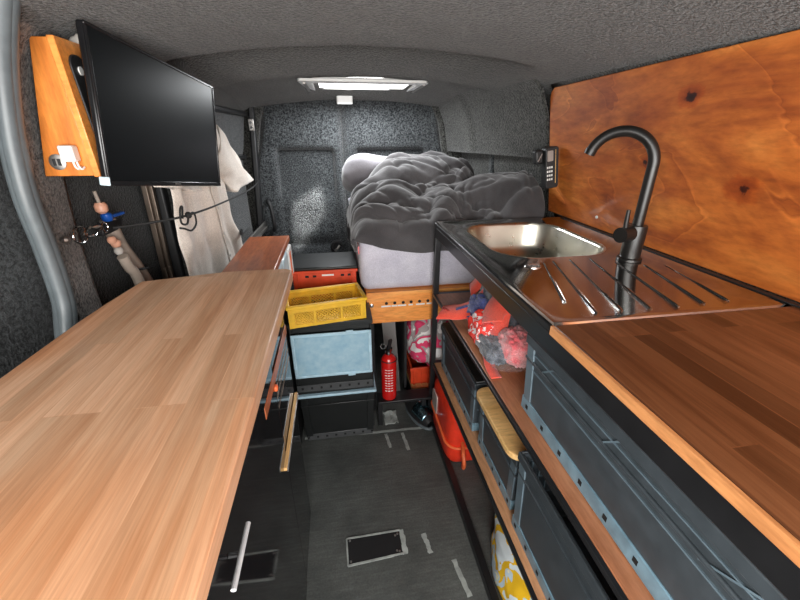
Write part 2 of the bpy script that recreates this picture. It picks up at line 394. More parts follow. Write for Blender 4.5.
# vertical metal jamb between sliding door panel and shirt
m = MB()
for k, (dy, wd, dx) in enumerate(((0,.013,0),(.018,.016,.008),(.038,.010,.002))):
    for a, b in (((-.575,1.262+dy,.55),(-.57,1.26+dy,.80)),((-.57,1.26+dy,.80),(-.556,1.245+dy,1.06)),((-.556,1.245+dy,1.06),(-.50,1.24+dy,1.33))):
        a = V(*a)+V(dx,0,0); b = V(*b)+V(dx,0,0); m.bar(a, b, .016, wd, (0,1,0))
struct(m.build('trim_4', M['brownalu'], bevel=.002))
m = MB(); m.bar((-.555,1.335,.5), (-.535,1.30,1.30), .03, .05, (0,1,0)); struct(m.build('trim_5', M['black_matt'], bevel=.006))
def panel(name, y0, y1, z0, z1, x, lean, mt, r=.05):
    P = rrect(y1-y0, z1-z0, r, 6); cy, cz = (y0+y1)/2, (z0+z1)/2
    m = MB(); m.prism(P, lambda a, b: V(x-.02-lean*(b+cz-z0), cy+a, cz+b) , lambda a, b: V(x-lean*(b+cz-z0), cy+a, cz+b))
    return struct(m.build(name, mt, bevel=.008))
panel('window_1', 1.72, 2.34, 1.09, 1.275, -.497, -.18, M['carpet_door'], .03)
panel('window_2', 1.55, 2.30, .70, 1.02, -.508, 0, M['carpet_door'], .05)
m = MB()
P = rrect(.80, .215, .045, 6); P2 = rrect(.66, .335, .045, 6)
m.tube([V(-.480+.18*b, 2.02+a, 1.18+b) for a, b in P], .012, 8, closed=True)
struct(m.build('trim_6', M['black_matt']))
m = MB(); m.bar((-.49,1.50,.665), (-.46,2.40,.665), .05, .018); m.bar((-.475,1.50,.69), (-.445,2.40,.69), .008, .03); struct(m.build('trim_7', M['alu'], bevel=.003))
m = MB(); m.bar((-.485,2.36,.45), (-.425,2.37,1.34), .03, .05, (0,1,0)); struct(m.build('trim_8', M['black_matt'], bevel=.008))

# rear: doors, surround
def door(name, xa, xb, rec, top, seam_side):
    m = MB()
    def fn(u, v):
        z = -.0+1.385*v
        x0 = xa+(.115*sstep(.75, 1.36, z) if seam_side > 0 else 0); x1 = xb-(.10*sstep(.75, 1.36, z) if seam_side < 0 else 0)
        x = x0+(x1-x0)*u
        d = 0
        # recess with soft edges, sharper at its top
        rx0, rx1, rz0, rz1 = rec
        sx = sstep(rx0-.012, rx0+.02, x)*(1-sstep(rx1-.02, rx1+.012, x)); sz = sstep(rz0-.05, rz0+.03, z)*(1-sstep(rz1-.012, rz1+.012, z))
        cut = sstep(0, .05, min(x-rx0, rx1-x)+.035+min(0, (rz1-z)-.03)) if z > rz1-.03 else 1
        d += .045*sx*sz*cut
        # lower bulge inside the recess
        d -= .022*sstep(.80, .74, z)*sx*sstep(rz0, rz0+.1, z) if False else 0
        d -= .030*sx*(1-sstep(.78, .90, z))*sstep(rz0-.05, rz0+.1, z)
        e = min(x-x0, x1-x, 1.385-z); d += .03*(1-sstep(0, .03, e))
        return V(x, YB-.05+d+.004*noise.noise(V(x*6, z*6, 3)), z)
    m.grid(fn, 70, 150)
    return struct(m.build(name, M['carpet_door'], solid=.02, angle=0))
d1 = door('door_1', -.50, .046, (-.345, .008, .52, 1.118), 1.36, 1)
d2 = door('door_2', .056, .72, (.115, .56, .52, 1.115), 1.36, -1)
m = MB(); m.tube(spline([(-.405,2.39,.83),(-.405,2.355,.825),(-.392,2.345,.79),(-.385,2.345,.70),(-.39,2.36,.655),(-.405,2.40,.65)], 6), .012, 10)
o = m.build('pull_handle', M['black_matt'], d1, world=False); lab(o, 'black plastic pull handle')
m = MB(); m.lathe([(.045,0),(.045,.012),(.032,.014),(.030,.006)], Matrix.Translation((-.02,2.405,.52)) @ Matrix.Rotation(PI/2,4,'X'), 24)
o = m.build('latch_rosette', M['black_matt'], d1, world=False)
m = MB(); m.tube([(-.035,2.385,.50),(-.02,2.37,.515),(-.005,2.375,.535)], .008, 8); m.build('latch_lever', M['alu'], o, world=False)
for x in (-.018, .118):
    m = MB(); m.lathe([(.008,0),(.008,.008),(.004,.012)], Matrix.Translation((x,2.40,1.335)) @ Matrix.Rotation(PI/2,4,'X'), 12); m.build('stud', M['black_matt'], d1, world=False)
m = MB()
m.prism([(-.80,0),(-.80,1.5),(1.0,1.5),(1.0,0),(.70,0),(.70,.8),(.62,1.25),(.57,1.345),(.52,1.362),(-.31,1.362),(-.36,1.345),(-.395,1.25),(-.49,.8),(-.49,0)], lambda x, z: V(x, 2.37, z), lambda x, z: V(x, 2.47, z))
struct(m.build('wall_rear', M['carpet'], bevel=.02, seg=3))
m = MB(); m.box(-.9, 1.0, 2.5, 2.53, 0, 1.5); struct(m.build('wall_rear_outer', M['black_matt']))
lt = thing('door_latch_plate', (-.432,2.34,1.235), 'small pale metal latch plate high beside the left rear door', 'latch')
MB().box(-.447,-.417,2.325,2.34,1.205,1.265).build('plate', M['alu'], lt, bevel=.004)
for z in (1.222, 1.246):
    m = MB(); m.lathe([(.007,0),(.007,.006)], Matrix.Translation((-.432,2.327,z)) @ Matrix.Rotation(PI/2,4,'X'), 12); m.build('bolt', M['chrome'], lt)

# right wall ------------------------------------------------
def rw(u, v):
    prof = [(.905,0),(.905,.85),(.875,1.0),(.835,1.28),(.80,1.36),(.74,1.42)]
    k = v*(len(prof)-1); i = min(int(k), len(prof)-2); t = k-i
    x = prof[i][0]*(1-t)+prof[i+1][0]*t; z = prof[i][1]*(1-t)+prof[i+1][1]*t; y = -.7+2.15*u
    return V(x, y, z)
m = MB(); m.grid(rw, 20, 30); struct(m.build('wall_right', M['carpet'], solid=.02, angle=0))
m = MB(); m.grid(lambda u, v: V(.905-.11*u+(.0 if v < .6 else -.05*(v-.6)/.4), 1.45+1.0*u, 1.35*v), 12, 20); struct(m.build('wall_right_rear', M['carpet'], solid=.02, angle=0))
def up_panel(y, t):   # overhanging upper panel, cross-section
    f = (y-1.40)/1.0
    x = .825-.135*f
    return x
m = MB()
def upf(u, v):
    y = 1.437+.985*u; x = up_panel(y, 0)
    sec = [(.12,1.115),(.0,1.105),(-.006,1.115),(-.03,1.25),(-.07,1.345),(-.16,1.42)]
    k = v*(len(sec)-1); i = min(int(k), len(sec)-2); t = k-i
    kink = .012*sstep(2.02, 2.06, y)
    return V(x-kink+sec[i][0]*(1-t)+sec[i+1][0]*t, y, sec[i][1]*(1-t)+sec[i+1][1]*t-.012*f_(y))
def f_(y): return (y-1.4)
m.grid(upf, 60, 36); struct(m.build('trim_9', M['carpet'], angle=0, solid=.006, solid_off=1))
m = MB(); m.bar((.86,1.99,.5), (.835,1.99,1.13), .07, .05, (0,1,0)); struct(m.build('trim_10', M['carpet_door'], bevel=.012))
# roof light --------------------------------------------------
rl = thing('roof_light', (.15,2.05,1.40), 'white framed roof light with pleated blind glowing over the bed', 'roof light')
Z0 = 1.398
def RLp(x, y, z): return V(x, y, z-.03*(y-1.85))
m = MB()
of = [(-.128,1.865),(.424,1.865),(.438,1.89),(.430,2.25),(.41,2.27),(-.08,2.27),(-.098,2.25),(-.138,1.89)]
inn = [(-.075,1.90),(.385,1.90),(.388,1.93),(.372,2.22),(.345,2.235),(-.045,2.235),(-.068,2.22),(-.078,1.93)]
n = 8
vs = [RLp(x,y,Z0+.010) for x,y in of]+[RLp(x,y,Z0) for x,y in of]+[RLp(x,y,Z0-.004) for x,y in inn]+[RLp(x,y,Z0+.03) for x,y in inn]
m.add(vs, [(r*n+i, r*n+(i+1)%n, (r+1)*n+(i+1)%n, (r+1)*n+i) for r in range(3) for i in range(n)])
m.build('frame', M['white'], rl, bevel=.004)
m = MB(); m.add([RLp(x,y,Z0+.022) for x,y in inn], [tuple(range(8))]); m.build('diffuser', M['lamp'], rl, solid=.002, smooth=False)
for k in range(8):
    y = 1.925+.039*k; m = MB(); m.bar(RLp(-.05,y,Z0+.008), RLp(.36,y,Z0+.008), .010, .012); m.build('blind_pleat', M['lampfin'], rl, bevel=.003)
m = MB(); m.box(.030,.115,2.272,2.315,Z0-.062,Z0-.016); m.build('blind_tab', M['white'], rl, bevel=.006)
for x in (-.11, .42):
    m = MB(); m.bar(RLp(x,1.90,Z0-.003), RLp(x+(.012 if x<0 else -.012),2.24,Z0-.003), .014, .008); m.build('slide_rail', M['alu'], rl, bevel=.002)

# ------------------------------------------------------------------ left counter
lw = thing('worktop', (-.29,.4,.873), 'pale orange stave wood worktop along the left side', 'worktop')
m = MB()
P = [(-.118,-.30),(-.118,.875),(-.133,.889),(-.27,.889),(-.438,.852),(-.452,.74),(-.458,.66),(-.462,.49),(-.47,.30),(-.49,-.30)]
m.prism(P, lambda x, y: V(x, y, .873), lambda x, y: V(x, y, .90))
m.build('board', M['beech'], lw, bevel=.003)
lc = thing('base_cabinet', (-.31,.3,0), 'gloss black fronted base cabinet under the pale left worktop', 'cabinet')
MB().box(-.46,-.168,-.30,.868,.06,.872).build('carcass', M['black_matt'], lc, bevel=.002)
MB().box(-.44,-.185,-.30,.84,0,.06).build('plinth', M['black_matt'], lc)
o = MB().box(-.168,-.150,-.29,.655,.075,.845).build('door', M['gloss_black'], lc, bevel=.003)
m = MB(); m.tube([(-.136,.262,.757),(-.136,.338,.757)], .0032, 10); lab(m.build('bar_handle', M['silver'], o), 'slim silver bar handle')
m = MB(); m.tube([(-.1495,.30,.757),(-.139,.30,.757)], .003, 8); m.build('handle_post', M['black_matt'], o)
for y, z in ((.33,.83),(.345,.815),(.43,.80)):
    m = MB(); m.lathe([(.003,0),(.003,.003)], Matrix.Translation((-.150,y,z)) @ Matrix.Rotation(PI/2,4,'Y'), 8); m.build('screw', M['chrome'], o)
o = MB().box(-.168,-.152,.662,.868,.075,.845).build('drawer_stack', M['gloss_black'], lc, bevel=.002)
lab(MB().box(-.1515,-.1490,.55,.868,.735,.760).build('wooden_rail', M['redwood'], lc, bevel=.0015), 'brown wooden rail')
for z in (.665,.69,.712): m = MB(); m.box(-.1515,-.1505,.664,.866,z,z+.002); m.build('metal_line', M['brownalu'], o)
lab(MB().box(-.1515,-.143,.61,.868,.542,.550).build('light_rail', M['pine'], lc, bevel=.0015), 'light wooden rail')
lab(MB().box(-.1425,-.1410,.61,.868,.540,.548).build('light_rail_trim', M['alu'], lc), 'metal trim')
lab(MB().box(-.1515,-.144,.645,.658,.722,.734).build('block', M['can_orange'], lc, bevel=.003), 'small orange catch')  # small orange block on the cabinet front

# low rear cabinet left
rc = thing('side_cabinet', (-.26,1.2,0), 'low narrow cabinet with red-brown wooden top behind the left worktop', 'cabinet')
MB().box(-.335,-.190,.99,1.45,.822,.842).build('top', M['redwood'], rc, bevel=.003)
MB().box(-.33,-.216,1.0,1.44,.0,.822).build('carcass', M['black_matt'], rc, bevel=.003)
for y0, y1 in ((1.03,1.20),(1.215,1.33)):
    MB().box(-.215,-.187,y0,y1,.70,.815).build('drawer_front', M['teal'], rc, bevel=.006)
o = MB().box(-.215,-.185,1.345,1.43,.70,.815).build('end_front', M['white'], rc, bevel=.005)
MB().box(-.186,-.1835,1.36,1.385,.71,.80).build('stripe', M['can_orange'], o)

# ------------------------------------------------------------------ television and wall box
tvc = [V(-.402,.837,1.372), V(-.326,1.27,1.316), V(-.345,1.239,1.052), V(-.422,.807,1.108)]
ex = (tvc[1]-tvc[0]).normalized(); ez0 = (tvc[0]-tvc[3]); nz = ex.cross(ez0).normalized(); ez = nz.cross(ex).normalized()
ctr = sum(tvc, V(0,0,0))/4; tw = (tvc[1]-tvc[0]).length; th = ez0.length
out = nz if nz.x > 0 else -nz
def tp(a, b, d): return ctr+ex*(a*tw/2)+ez*(b*th/2)+out*d
tv = thing('television', ctr-ez*th/2, 'black flat screen television tilted on the left wall over the worktop', 'television')
def slab(m, a0, a1, b0, b1, d0, d1):
    m.hexa([tp(a0,b0,d0),tp(a1,b0,d0),tp(a1,b1,d0),tp(a0,b1,d0)], [tp(a0,b0,d1),tp(a1,b0,d1),tp(a1,b1,d1),tp(a0,b1,d1)]); return m
slab(MB(), -1,1,-1,1,-.012,0).build('housing', M['bezel'], tv, bevel=.003)
slab(MB(), -.62,.62,-.8,.5,-.040,-.0125).build('rear_cover', M['black_matt'], tv, bevel=.008)
m = MB(); a = .972; b = .955
for q in ((-1,1,.955,1),(-1,1,-1,-.925),(-1,-.972,-.925,.955),(.972,1,-.925,.955)): slab(m, *q, .0002, .0035)
m.build('bezel', M['bezel'], tv, bevel=.0015)
slab(MB(), -.971,.971,-.924,.954,.0003,.0018).build('screen', M['screen'], tv, smooth=False)
slab(MB(), -.05,.05,-.972,-.952,.0036,.0040).build('badge', M['alu'], tv)
slab(MB(), -1.004,-.985,-1.0,-.88,-.016,.004).build('corner_cap', M['teal'], tv, bevel=.002)
slab(MB(), -.3,.1,-.3,.2,-.06,-.046).build('mount_plate', M['black_steel'], tv, bevel=.003)

wb = thing('wall_box', (-.49,.83,1.125), 'orange plywood box on the left wall behind the television', 'box')
yb0, yb1 = .832, .98
fA = [(-.537,1.124),(-.453,1.124),(-.459,1.345),(-.486,1.345)]
m = MB(); m.hexa([V(x,yb0,z) for x,z in fA],[V(x,yb0+.012,z) for x,z in fA]); m.build('side_board', M['box_ply'], wb, bevel=.0015)
m = MB(); m.hexa([V(-.535,yb0+.013,1.124),V(-.455,yb0+.013,1.124),V(-.46,yb0+.013,1.345),V(-.487,yb0+.013,1.345)],[V(-.535,yb1,1.124),V(-.455,yb1,1.124),V(-.46,yb1,1.345),V(-.487,yb1,1.345)])
m.build('carcass', M['box_ply'], wb)
m = MB(); m.hexa([V(-.4525,yb0-.004,1.122),V(-.441,yb0-.004,1.122),V(-.447,yb0-.004,1.347),V(-.4585,yb0-.004,1.347)],[V(-.4525,yb1,1.122),V(-.441,yb1,1.122),V(-.447,yb1,1.347),V(-.4585,yb1,1.347)])
m.build('front_board', M['orange_ply'], wb, bevel=.0015)
P = rrect(.05, .15, .022, 6)
m = MB(); m.prism(P, lambda a, b: V(-.4440-(b*.02), .872+a-.06*b, 1.25+b), lambda a, b: V(-.4400-(b*.02), .872+a-.06*b, 1.25+b)); o = m.build('power_panel', M['black_matt'], wb, bevel=.0015)
m = MB(); m.lathe([(.007,0),(.007,.002)], Matrix.Translation((-.4412,.866,1.30)) @ Matrix.Rotation(PI/2,4,'Y'), 16); m.build('round_icon', M['white'], o)
m = MB(); m.lathe([(.014,0),(.014,.002),(.011,.003)], Matrix.Translation((-.507,.8318,1.149)) @ Matrix.Rotation(PI/2,4,'X'), 20); o = m.build('socket', M['alu'], wb)
m = MB()
for dx in (-.004, .004): m.box(-.507+dx-.0025,-.507+dx+.0025,.8275,.8286,1.143,1.155)
m.build('port', M['black_matt'], o)
ch = thing('charger', (-.478,.83,1.15), 'small white square charger plugged into the orange wall box', 'charger')
MB().box(-.490,-.466,.812,.8315,1.150,1.178).build('body', M['white'], ch, bevel=.003)
m = MB(); m.lathe([(.005,0),(.005,.001)], Matrix.Translation((-.478,.8118,1.165)) @ Matrix.Rotation(PI/2,4,'X'), 14); m.build('button', M['teal'], ch)
for x in (-.470,-.476):
    m = MB(); m.tube(spline([(x,.822,1.152),(x+.002,.820,1.142),(x+.005,.822,1.137),(x+.006,.829,1.140)], 5), .0018, 6); m.build('lead', M['white'], ch)
hs = MB(); pts = spline([(-.495,1.00,1.28),(-.488,.965,1.318),(-.462,.915,1.346),(-.43,.925,1.358),(-.408,.99,1.352),(-.41,1.05,1.33)], 12)
hs.tube(pts, [.0115+.0010*math.sin(i*2.2) for i in range(len(pts))], 12)
tag(hs.build('hose', M['offwhite']), 'pale corrugated hose curving over the wall box behind the television', 'hose')

# keys, chain, valve and pipe --------------------------------
cl = thing('carabiner_clip', (-.545,.86,1.0), 'silver carabiner clip with ring hooked on the carpeted pillar', 'clip')
m = MB(); m.tube([V(-.540,.875+.022*math.cos(t),1.002+.017*math.sin(t)) for t in [2*PI*k/20 for k in range(20)]], .0022, 8, closed=True); m.build('ring', M['chrome'], cl)
m = MB(); m.tube([V(-.538,.92+.034*math.cos(t),1.0+.010*math.sin(t)*(1 if math.cos(t)<0 else .6)) for t in [2*PI*k/24 for k in range(24)]], .003, 8, closed=True); m.build('hook', M['chrome'], cl)
m = MB(); m.lathe([(.008,0),(.008,.012),(.004,.016)], Matrix.Translation((-.560,.845,1.0)) @ Matrix.Rotation(PI/2,4,'Y'), 14); m.build('eyelet', M['alu'], cl)
m = MB(); m.tube([V(-.538,.965+.011*math.cos(t),.998+.011*math.sin(t)) for t in [2*PI*k/16 for k in range(16)]], .002, 8, closed=True); m.build('link', M['chrome'], cl)
vt = thing('water_valve', (-.56,1.02,.97), 'small tap fitting with blue lever above the grey pipe', 'valve')
m = MB(); m.tube([(-.556,1.0,1.075),(-.556,1.005,1.04)], .004, 8); m.build('spigot', M['pipe'], vt)
m = MB(); m.lathe([(.006,0),(.013,.006),(.014,.018),(.010,.026)], Matrix.Translation((-.556,1.006,1.022)), 16); m.build('collar', M['copper'], vt)
m = MB(); m.lathe([(.009,0),(.012,.005),(.012,.016),(.008,.02)], Matrix.Translation((-.555,1.015,1.002)), 16); o = m.build('valve_body', M['blue'], vt)
m = MB(); m.bar((-.55,1.015,1.012), (-.545,1.068,1.012), .010, .006); m.build('lever', M['blue'], o)
m = MB(); m.box(-.572,-.556,.985,1.075,.972,.998); m.build('bracket', M['black_matt'], vt, bevel=.003)
for y, z, r in ((1.0,.958,.010),(1.012,.947,.011),(1.014,.927,.010)):
    m = MB(); m.lathe([(r*.7,-r*.8),(r,-r*.3),(r,r*.4),(r*.6,r*.9)], Matrix.Translation((-.552,y,z)), 14); m.build('fitting', M['copper'] if z > .93 else M['offwhite'], vt)
gp = thing('waste_pipe', (-.56,1.05,.80), 'warm grey pipe pair running down the left wall into the worktop gap', 'pipe')
m = MB(); m.tube(spline([(-.575,1.05,1.0),(-.570,1.06,.93),(-.56,1.085,.86),(-.55,1.10,.78),(-.55,1.10,.60)], 6), .018, 14); m.build('large_tube', M['pipe'], gp)
m = MB(); m.tube(spline([(-.548,1.015,.912),(-.546,1.025,.88),(-.54,1.04,.83),(-.54,1.05,.60)], 6), .013, 12); m.build('small_tube', M['pipe'], gp)
m = MB(); m.tube([V(-.552+.026*math.cos(t),1.073+.032*math.sin(t),.86-.2*.03*math.sin(t)) for t in [2*PI*k/20 for k in range(20)]], .003, 6, closed=True); m.build('cable_tie', M['black_matt'], gp)

# shirt ---------------------------------------------------------
sh = thing('shirt', (-.43,1.3,.72), 'cream linen shirt hanging on the left wall below the television', 'shirt')
def body(u, v):
    z = .70+.535*v
    y0 = 1.15+.02*v; y1 = 1.73-.13*sstep(0,.45,v)-.01*v+.05*sstep(.72,.98,v)
    y = y0+(y1-y0)*u
    f = .010*math.sin(u*15+v*1.5)+.006*math.sin(u*29-v*3+1)+.010*noise.noise(V(u*5, v*4, 1))+.006*ridge(V(u*3,v*2.2,2), 2)
    return V(-.470+.035*u+f+.02*math.sin(PI*u), y+.006*math.sin(v*11), z-.012*math.sin(u*9)*(1-v))
m = MB(); m.grid(body, 70, 50); m.build('body', M['linen'], sh, solid=.003, angle=0)
def sleeve(A0, A1, B0, B1, th):
    A0, A1, B0, B1 = map(Vector, (A0, A1, B0, B1))
    def fn(u, v):
        a = 2*PI*u; A = A0.lerp(A1, v); B = B0.lerp(B1, v); c = (A+B)/2; h = (A-B)/2
        w = .012*math.sin(3*a+5*v)*v+.008*noise.noise(V(math.cos(a)*2, math.sin(a)*2, v*4))
        return c+h*math.cos(a)+V(1,0,0)*(th*math.sin(a)*(1-.25*math.cos(a))+w)
    return fn
m = MB(); m.grid(sleeve((-.445,1.695,1.225),(-.40,1.93,1.005),(-.445,1.52,1.09),(-.405,1.60,.985),.026), 36, 22, wrap=True); m.build('sleeve', M['linen'], sh, solid=.003, angle=0)
m = MB(); m.grid(sleeve((-.445,1.18,1.22),(-.425,1.03,1.078),(-.44,1.33,1.12),(-.425,1.27,1.035),.024), 36, 22, wrap=True); m.build('sleeve', M['linen'], sh, solid=.003, angle=0)
m = MB(); m.grid(lambda u, v: body(.50+.05*u, v)+V(.005,0,0), 5, 40); pk = m.build('placket', M['linen'], sh, solid=.002, angle=0)
for v in (.12,.30,.48,.66):
    p = body(.525, v)+V(.0075,0,0); m = MB(); m.lathe([(.005,0),(.005,.002)], Matrix.Translation(p) @ Matrix.Rotation(PI/2,4,'Y'), 10); m.build('button', M['offwhite'], pk)
p = body(.93,.24)+V(.007,0,0); m = MB(); m.box(p.x-.002,p.x+.004,p.y-.014,p.y+.014,p.z-.010,p.z+.010); m.build('label_tab', M['black_matt'], sh)
m = MB(); m.tube(spline([(-.455,1.22,1.22),(-.45,1.42,1.275),(-.445,1.64,1.22)], 6), .005, 8); m.tube(spline([(-.45,1.42,1.275),(-.45,1.42,1.305),(-.465,1.43,1.32)], 4), .002, 6); m.build('hanger', M['black_matt'], sh)

m = MB()
A, K_, B_ = V(-.53,.98,.992), V(-.385,1.055,1.003), V(-.43,2.34,.955)
m.tube(spline([A, V(-.46,1.02,.994), K_, V(-.36,1.3,.995), V(-.36,1.75,.98), B_], 6), .0028, 8)
m.lathe([(.004,-.008),(.008,-.004),(.008,.004),(.004,.008)], Matrix.Translation(K_), 10)
m.tube(spline([K_, K_+V(.0,.040,-.002), K_+V(.0,.042,-.030), K_+V(0,.0,-.040), K_+V(.0,-.045,-.025), K_+V(0,-.07,-.018)], 8), .0026, 8)
m.tube(spline([K_, K_+V(-.0,-.02,-.018), K_+V(.0,-.055,-.008), K_+V(0,-.045,.022), K_+V(0,-.028,.026), K_+V(0,-.042,.0)], 8), .0026, 8)
tag(m.build('cord', M['rope']), 'thin black knotted cord strung across the cream shirt', 'cord')

# ------------------------------------------------------------------ kitchen frame, right
FX = .345
kf = thing('shelving_unit', (.58,.5,0), 'black steel shelving unit with two wooden shelves under the sink on the right', 'shelving unit')
S = .022
def rail(name, a, b, w=S, h=S): m = MB(); m.bar(a, b, w, h); return m.build(name, M['black_steel'], kf, bevel=.002)
ZT = .878
rail('post', (FX+.011,1.318,0), (FX+.011,1.318,.898)); rail('post', (.835,1.318,0), (.835,1.318,.898)); rail('post', (FX+.011,-.29,0), (FX+.011,-.29,.87))
for z, y0 in ((ZT-.013,1.307),(.609,1.307),(.291,1.307),(.012,1.307)):
    rail('front_rail', (FX+(.0105 if z < .4 else .004) if z < .8 and z > .1 else FX+.011,-.28,z+(.0085 if .1 < z < .8 else 0)), (FX+(.0105 if z < .4 else .004) if z < .8 and z > .1 else FX+.011,y0,z+(.0085 if .1 < z < .8 else 0)), .010 if .1 < z < .8 else S, .010 if .1 < z < .8 else .037)
    rail('cross_rail', (FX+.022,1.318,z), (.824,1.318,z))
    rail('back_rail', (.845,-.28,z), (.845,1.307,z))
rail('front_rail', (FX+.011,.518,.8905), (FX+.011,1.307,.8905), .022, .013)
for z0, z1, nm, mt, lb in ((.613,.622,'upper','shelf','reddish wooden upper shelf under the sink and worktop'),(.295,.304,'lower','shelf2','pale wooden lower shelf holding the grey crates')):
    lab(MB().box(FX+(.016 if z0 < .4 else .0095),.832,-.29,1.306,z0,z1).build('shelf', M[mt], kf, bevel=.0015), lb)

# sink -----------------------------------------------------------
sk = thing('sink', (.595,.93,.89), 'stainless steel sink with bowl and grooved drainer on the right', 'sink')
bc = (.582, 1.066); bw, bh = .322, .386
Np = 72
def ray_rr(a, w, h, r, c=(0,0)):
    d = (math.cos(a), math.sin(a)); lo, hi = 0, 2.
    def inside(t):
        x, y = abs(d[0]*t-c[0]), abs(d[1]*t-c[1]); 
        if x > w/2 or y > h/2: return False
        dx, dy = x-(w/2-r), y-(h/2-r)
        return not (dx > 0 and dy > 0 and dx*dx+dy*dy > r*r)
    for _ in range(40):
        mid = (lo+hi)/2
        if inside(mid): lo = mid
        else: hi = mid
    return (d[0]*lo, d[1]*lo)
SX0, SX1, SY0, SY1 = FX+.004, .838, .515, 1.328
oc = ((SX0+SX1)/2-bc[0], (SY0+SY1)/2-bc[1])
angs = sorted([2*PI*k/Np for k in range(Np)]+[math.atan2(sy-bc[1], sx-bc[0]) % (2*PI) for sx in (SX0,SX1) for sy in (SY0,SY1)])
Np = len(angs)
rings = []
def ringp(w, h, r, z, c=(0,0)): rings.append([V(bc[0]+q[0], bc[1]+q[1], z) for q in [ray_rr(a, w, h, r, c) for a in angs]])
ringp(SX1-SX0, SY1-SY0, .004, .8985, oc); ringp(SX1-SX0-.004, SY1-SY0-.004, .004, .9025, oc); ringp(SX1-SX0-.024, SY1-SY0-.024, .004, .9030, oc); ringp(SX1-SX0-.036, SY1-SY0-.036, .02, .9005, oc)
ringp(bw+.035, bh+.035, .115, .9005); ringp(bw+.02, bh+.02, .11, .9015)
m = MB(); vs = [p for r in rings for p in r]
m.add(vs, [(i*Np+k, i*Np+(k+1)%Np, (i+1)*Np+(k+1)%Np, (i+1)*Np+k) for i in range(len(rings)-1) for k in range(Np)])
m.build('rim_sheet', M['steel'], sk, angle=.9)
rings = []
ringp(bw+.02, bh+.02, .11, .9015); ringp(bw+.008, bh+.008, .105, .900); ringp(bw, bh, .10, .892); ringp(bw-.012, bh-.012, .095, .825); ringp(bw-.035, bh-.035, .09, .797); ringp(bw-.09, bh-.09, .08, .786); ringp(.09,.09,.044,.782)
m = MB(); vs = [p for r in rings for p in r]
m.add(vs, [(i*Np+k, i*Np+(k+1)%Np, (i+1)*Np+(k+1)%Np, (i+1)*Np+k) for i in range(len(rings)-1) for k in range(Np)]+[tuple((len(rings)-1)*Np+k for k in range(Np))])
bo = m.build('bowl', M['bowl'], sk, angle=.9)
m = MB(); m.lathe([(.042,.7825),(.040,.786),(.028,.785),(.026,.7825)], Matrix.Translation((bc[0],bc[1],0)), 28); m.build('strainer', M['chrome'], bo)
m = MB()
for xa, xb, ya, yb in ((.499,.421,.825,.60),(.530,.451,.835,.548),(.579,.503,.840,.548),(.635,.563,.838,.548),(.680,.622,.80,.548),(.735,.682,.77,.552),(.785,.74,.76,.556)):
    m.tube([(xa,ya,.8990),(xa*.98+xb*.02,ya-.008,.9002),(xb*.98+xa*.02,yb+.008,.9002),(xb,yb,.8990)], .0030, 10)
lab(m.build('drainer_grooves', M['steel'], sk), 'raised lines of the drainer')
m = MB(); m.lathe([(.020,.9005),(.020,.902),(.015,.9025),(.010,.9015),(.004,.902)], Matrix.Translation((.462,.808,0)), 28); lab(m.build('pop_up_knob', M['chrome'], sk), 'round chrome knob')
for x, y in ((.40,1.30),(.60,1.312),(.83,.9)):
    pass

# tap --------------------------------------------------------------
tb = V(.728,.815,.9012); dirh = V(-.7,.714,0).normalized()
tp_ = thing('kitchen_tap', tb, 'matt black swan neck kitchen tap behind the sink', 'tap')
m = MB(); m.lathe([(.029,0),(.029,.006),(.0235,.008),(.0235,.085),(.0225,.089)], Matrix.Translation(tb), 28); m.build('body', M['black_tap'], tp_)
pts = [tb+V(0,0,.0895), tb+V(0,0,.16), tb+V(0,0,.229)]
for k in range(1, 25):
    a = math.radians(164)*k/24; pts.append(tb+V(0,0,.229)+dirh*(.072-.072*math.cos(a))+V(0,0,.072*math.sin(a)))
m = MB(); m.tube(pts, .0125, 18); m.build('spout', M['black_tap'], tp_)
m = MB(); e = pts[-1]; d_ = (pts[-1]-pts[-2]).normalized(); m.tube([e-d_*.012, e+d_*.001], .0135, 18); m.build('nozzle', M['black_tap'], tp_)
vd = V(-.95,-.3,0).normalized()
m = MB(); m.tube([tb+V(0,0,.070)+vd*.022, tb+V(0,0,.070)+vd*.060], .0185, 20); o = m.build('mixer_valve', M['black_tap'], tp_)
m = MB(); m.tube([tb+V(0,0,.085)+vd*.046, tb+V(0,0,.100)+vd*.048, tb+V(0,0,.130)+vd*.050], [.006,.0055,.0045], 12); m.build('lever', M['black_tap'], o)

# right worktop ------------------------------------------------------
wt = thing('worktop', (.59,.1,.8845), 'dark oiled stave wood worktop in front of the sink on the right', 'worktop')
MB().box(FX+.003,.842,-.30,.513,.8845,.901).build('board', M['walnut'], wt, bevel=.002)
MB().box(FX-.0035,FX+.0025,-.30,.513,.8845,.9012).build('front_edge', M['edge'], wt, bevel=.001)

# backsplash -----------------------------------------------------------
bsn = V(-1,0,-.155).normalized()
def bsp(y, z): return V(.848-.155*(z-.9), y, z)
bk = thing('backsplash', (.848,.6,.905), 'large orange stained plywood backsplash on the right wall', 'backsplash')
Pz = [(-.30,.906),(1.43,.906),(1.43,1.312),(1.423,1.332),(1.402,1.343),(-.30,1.372)]
m = MB(); m.prism(Pz, lambda y, z: bsp(y,z), lambda y, z: bsp(y,z)+V(.015,0,.002)); m.build('board', M['splash'], bk, bevel=.002)
m = MB(); p = bsp(1.12,.944); m.lathe([(.005,-.004),(.005,.003),(.003,.004)], Matrix.Translation(p) @ Matrix.Rotation(-PI/2,4,'Y'), 10); m.build('screw', M['white'], bk)
m = MB(); m.box(.829,.8415,-.30,1.31,.9035,.9058); tag(m.build('sealing_strip', M['black_matt']), 'thin dark sealing strip along the foot of the backsplash', 'strip')

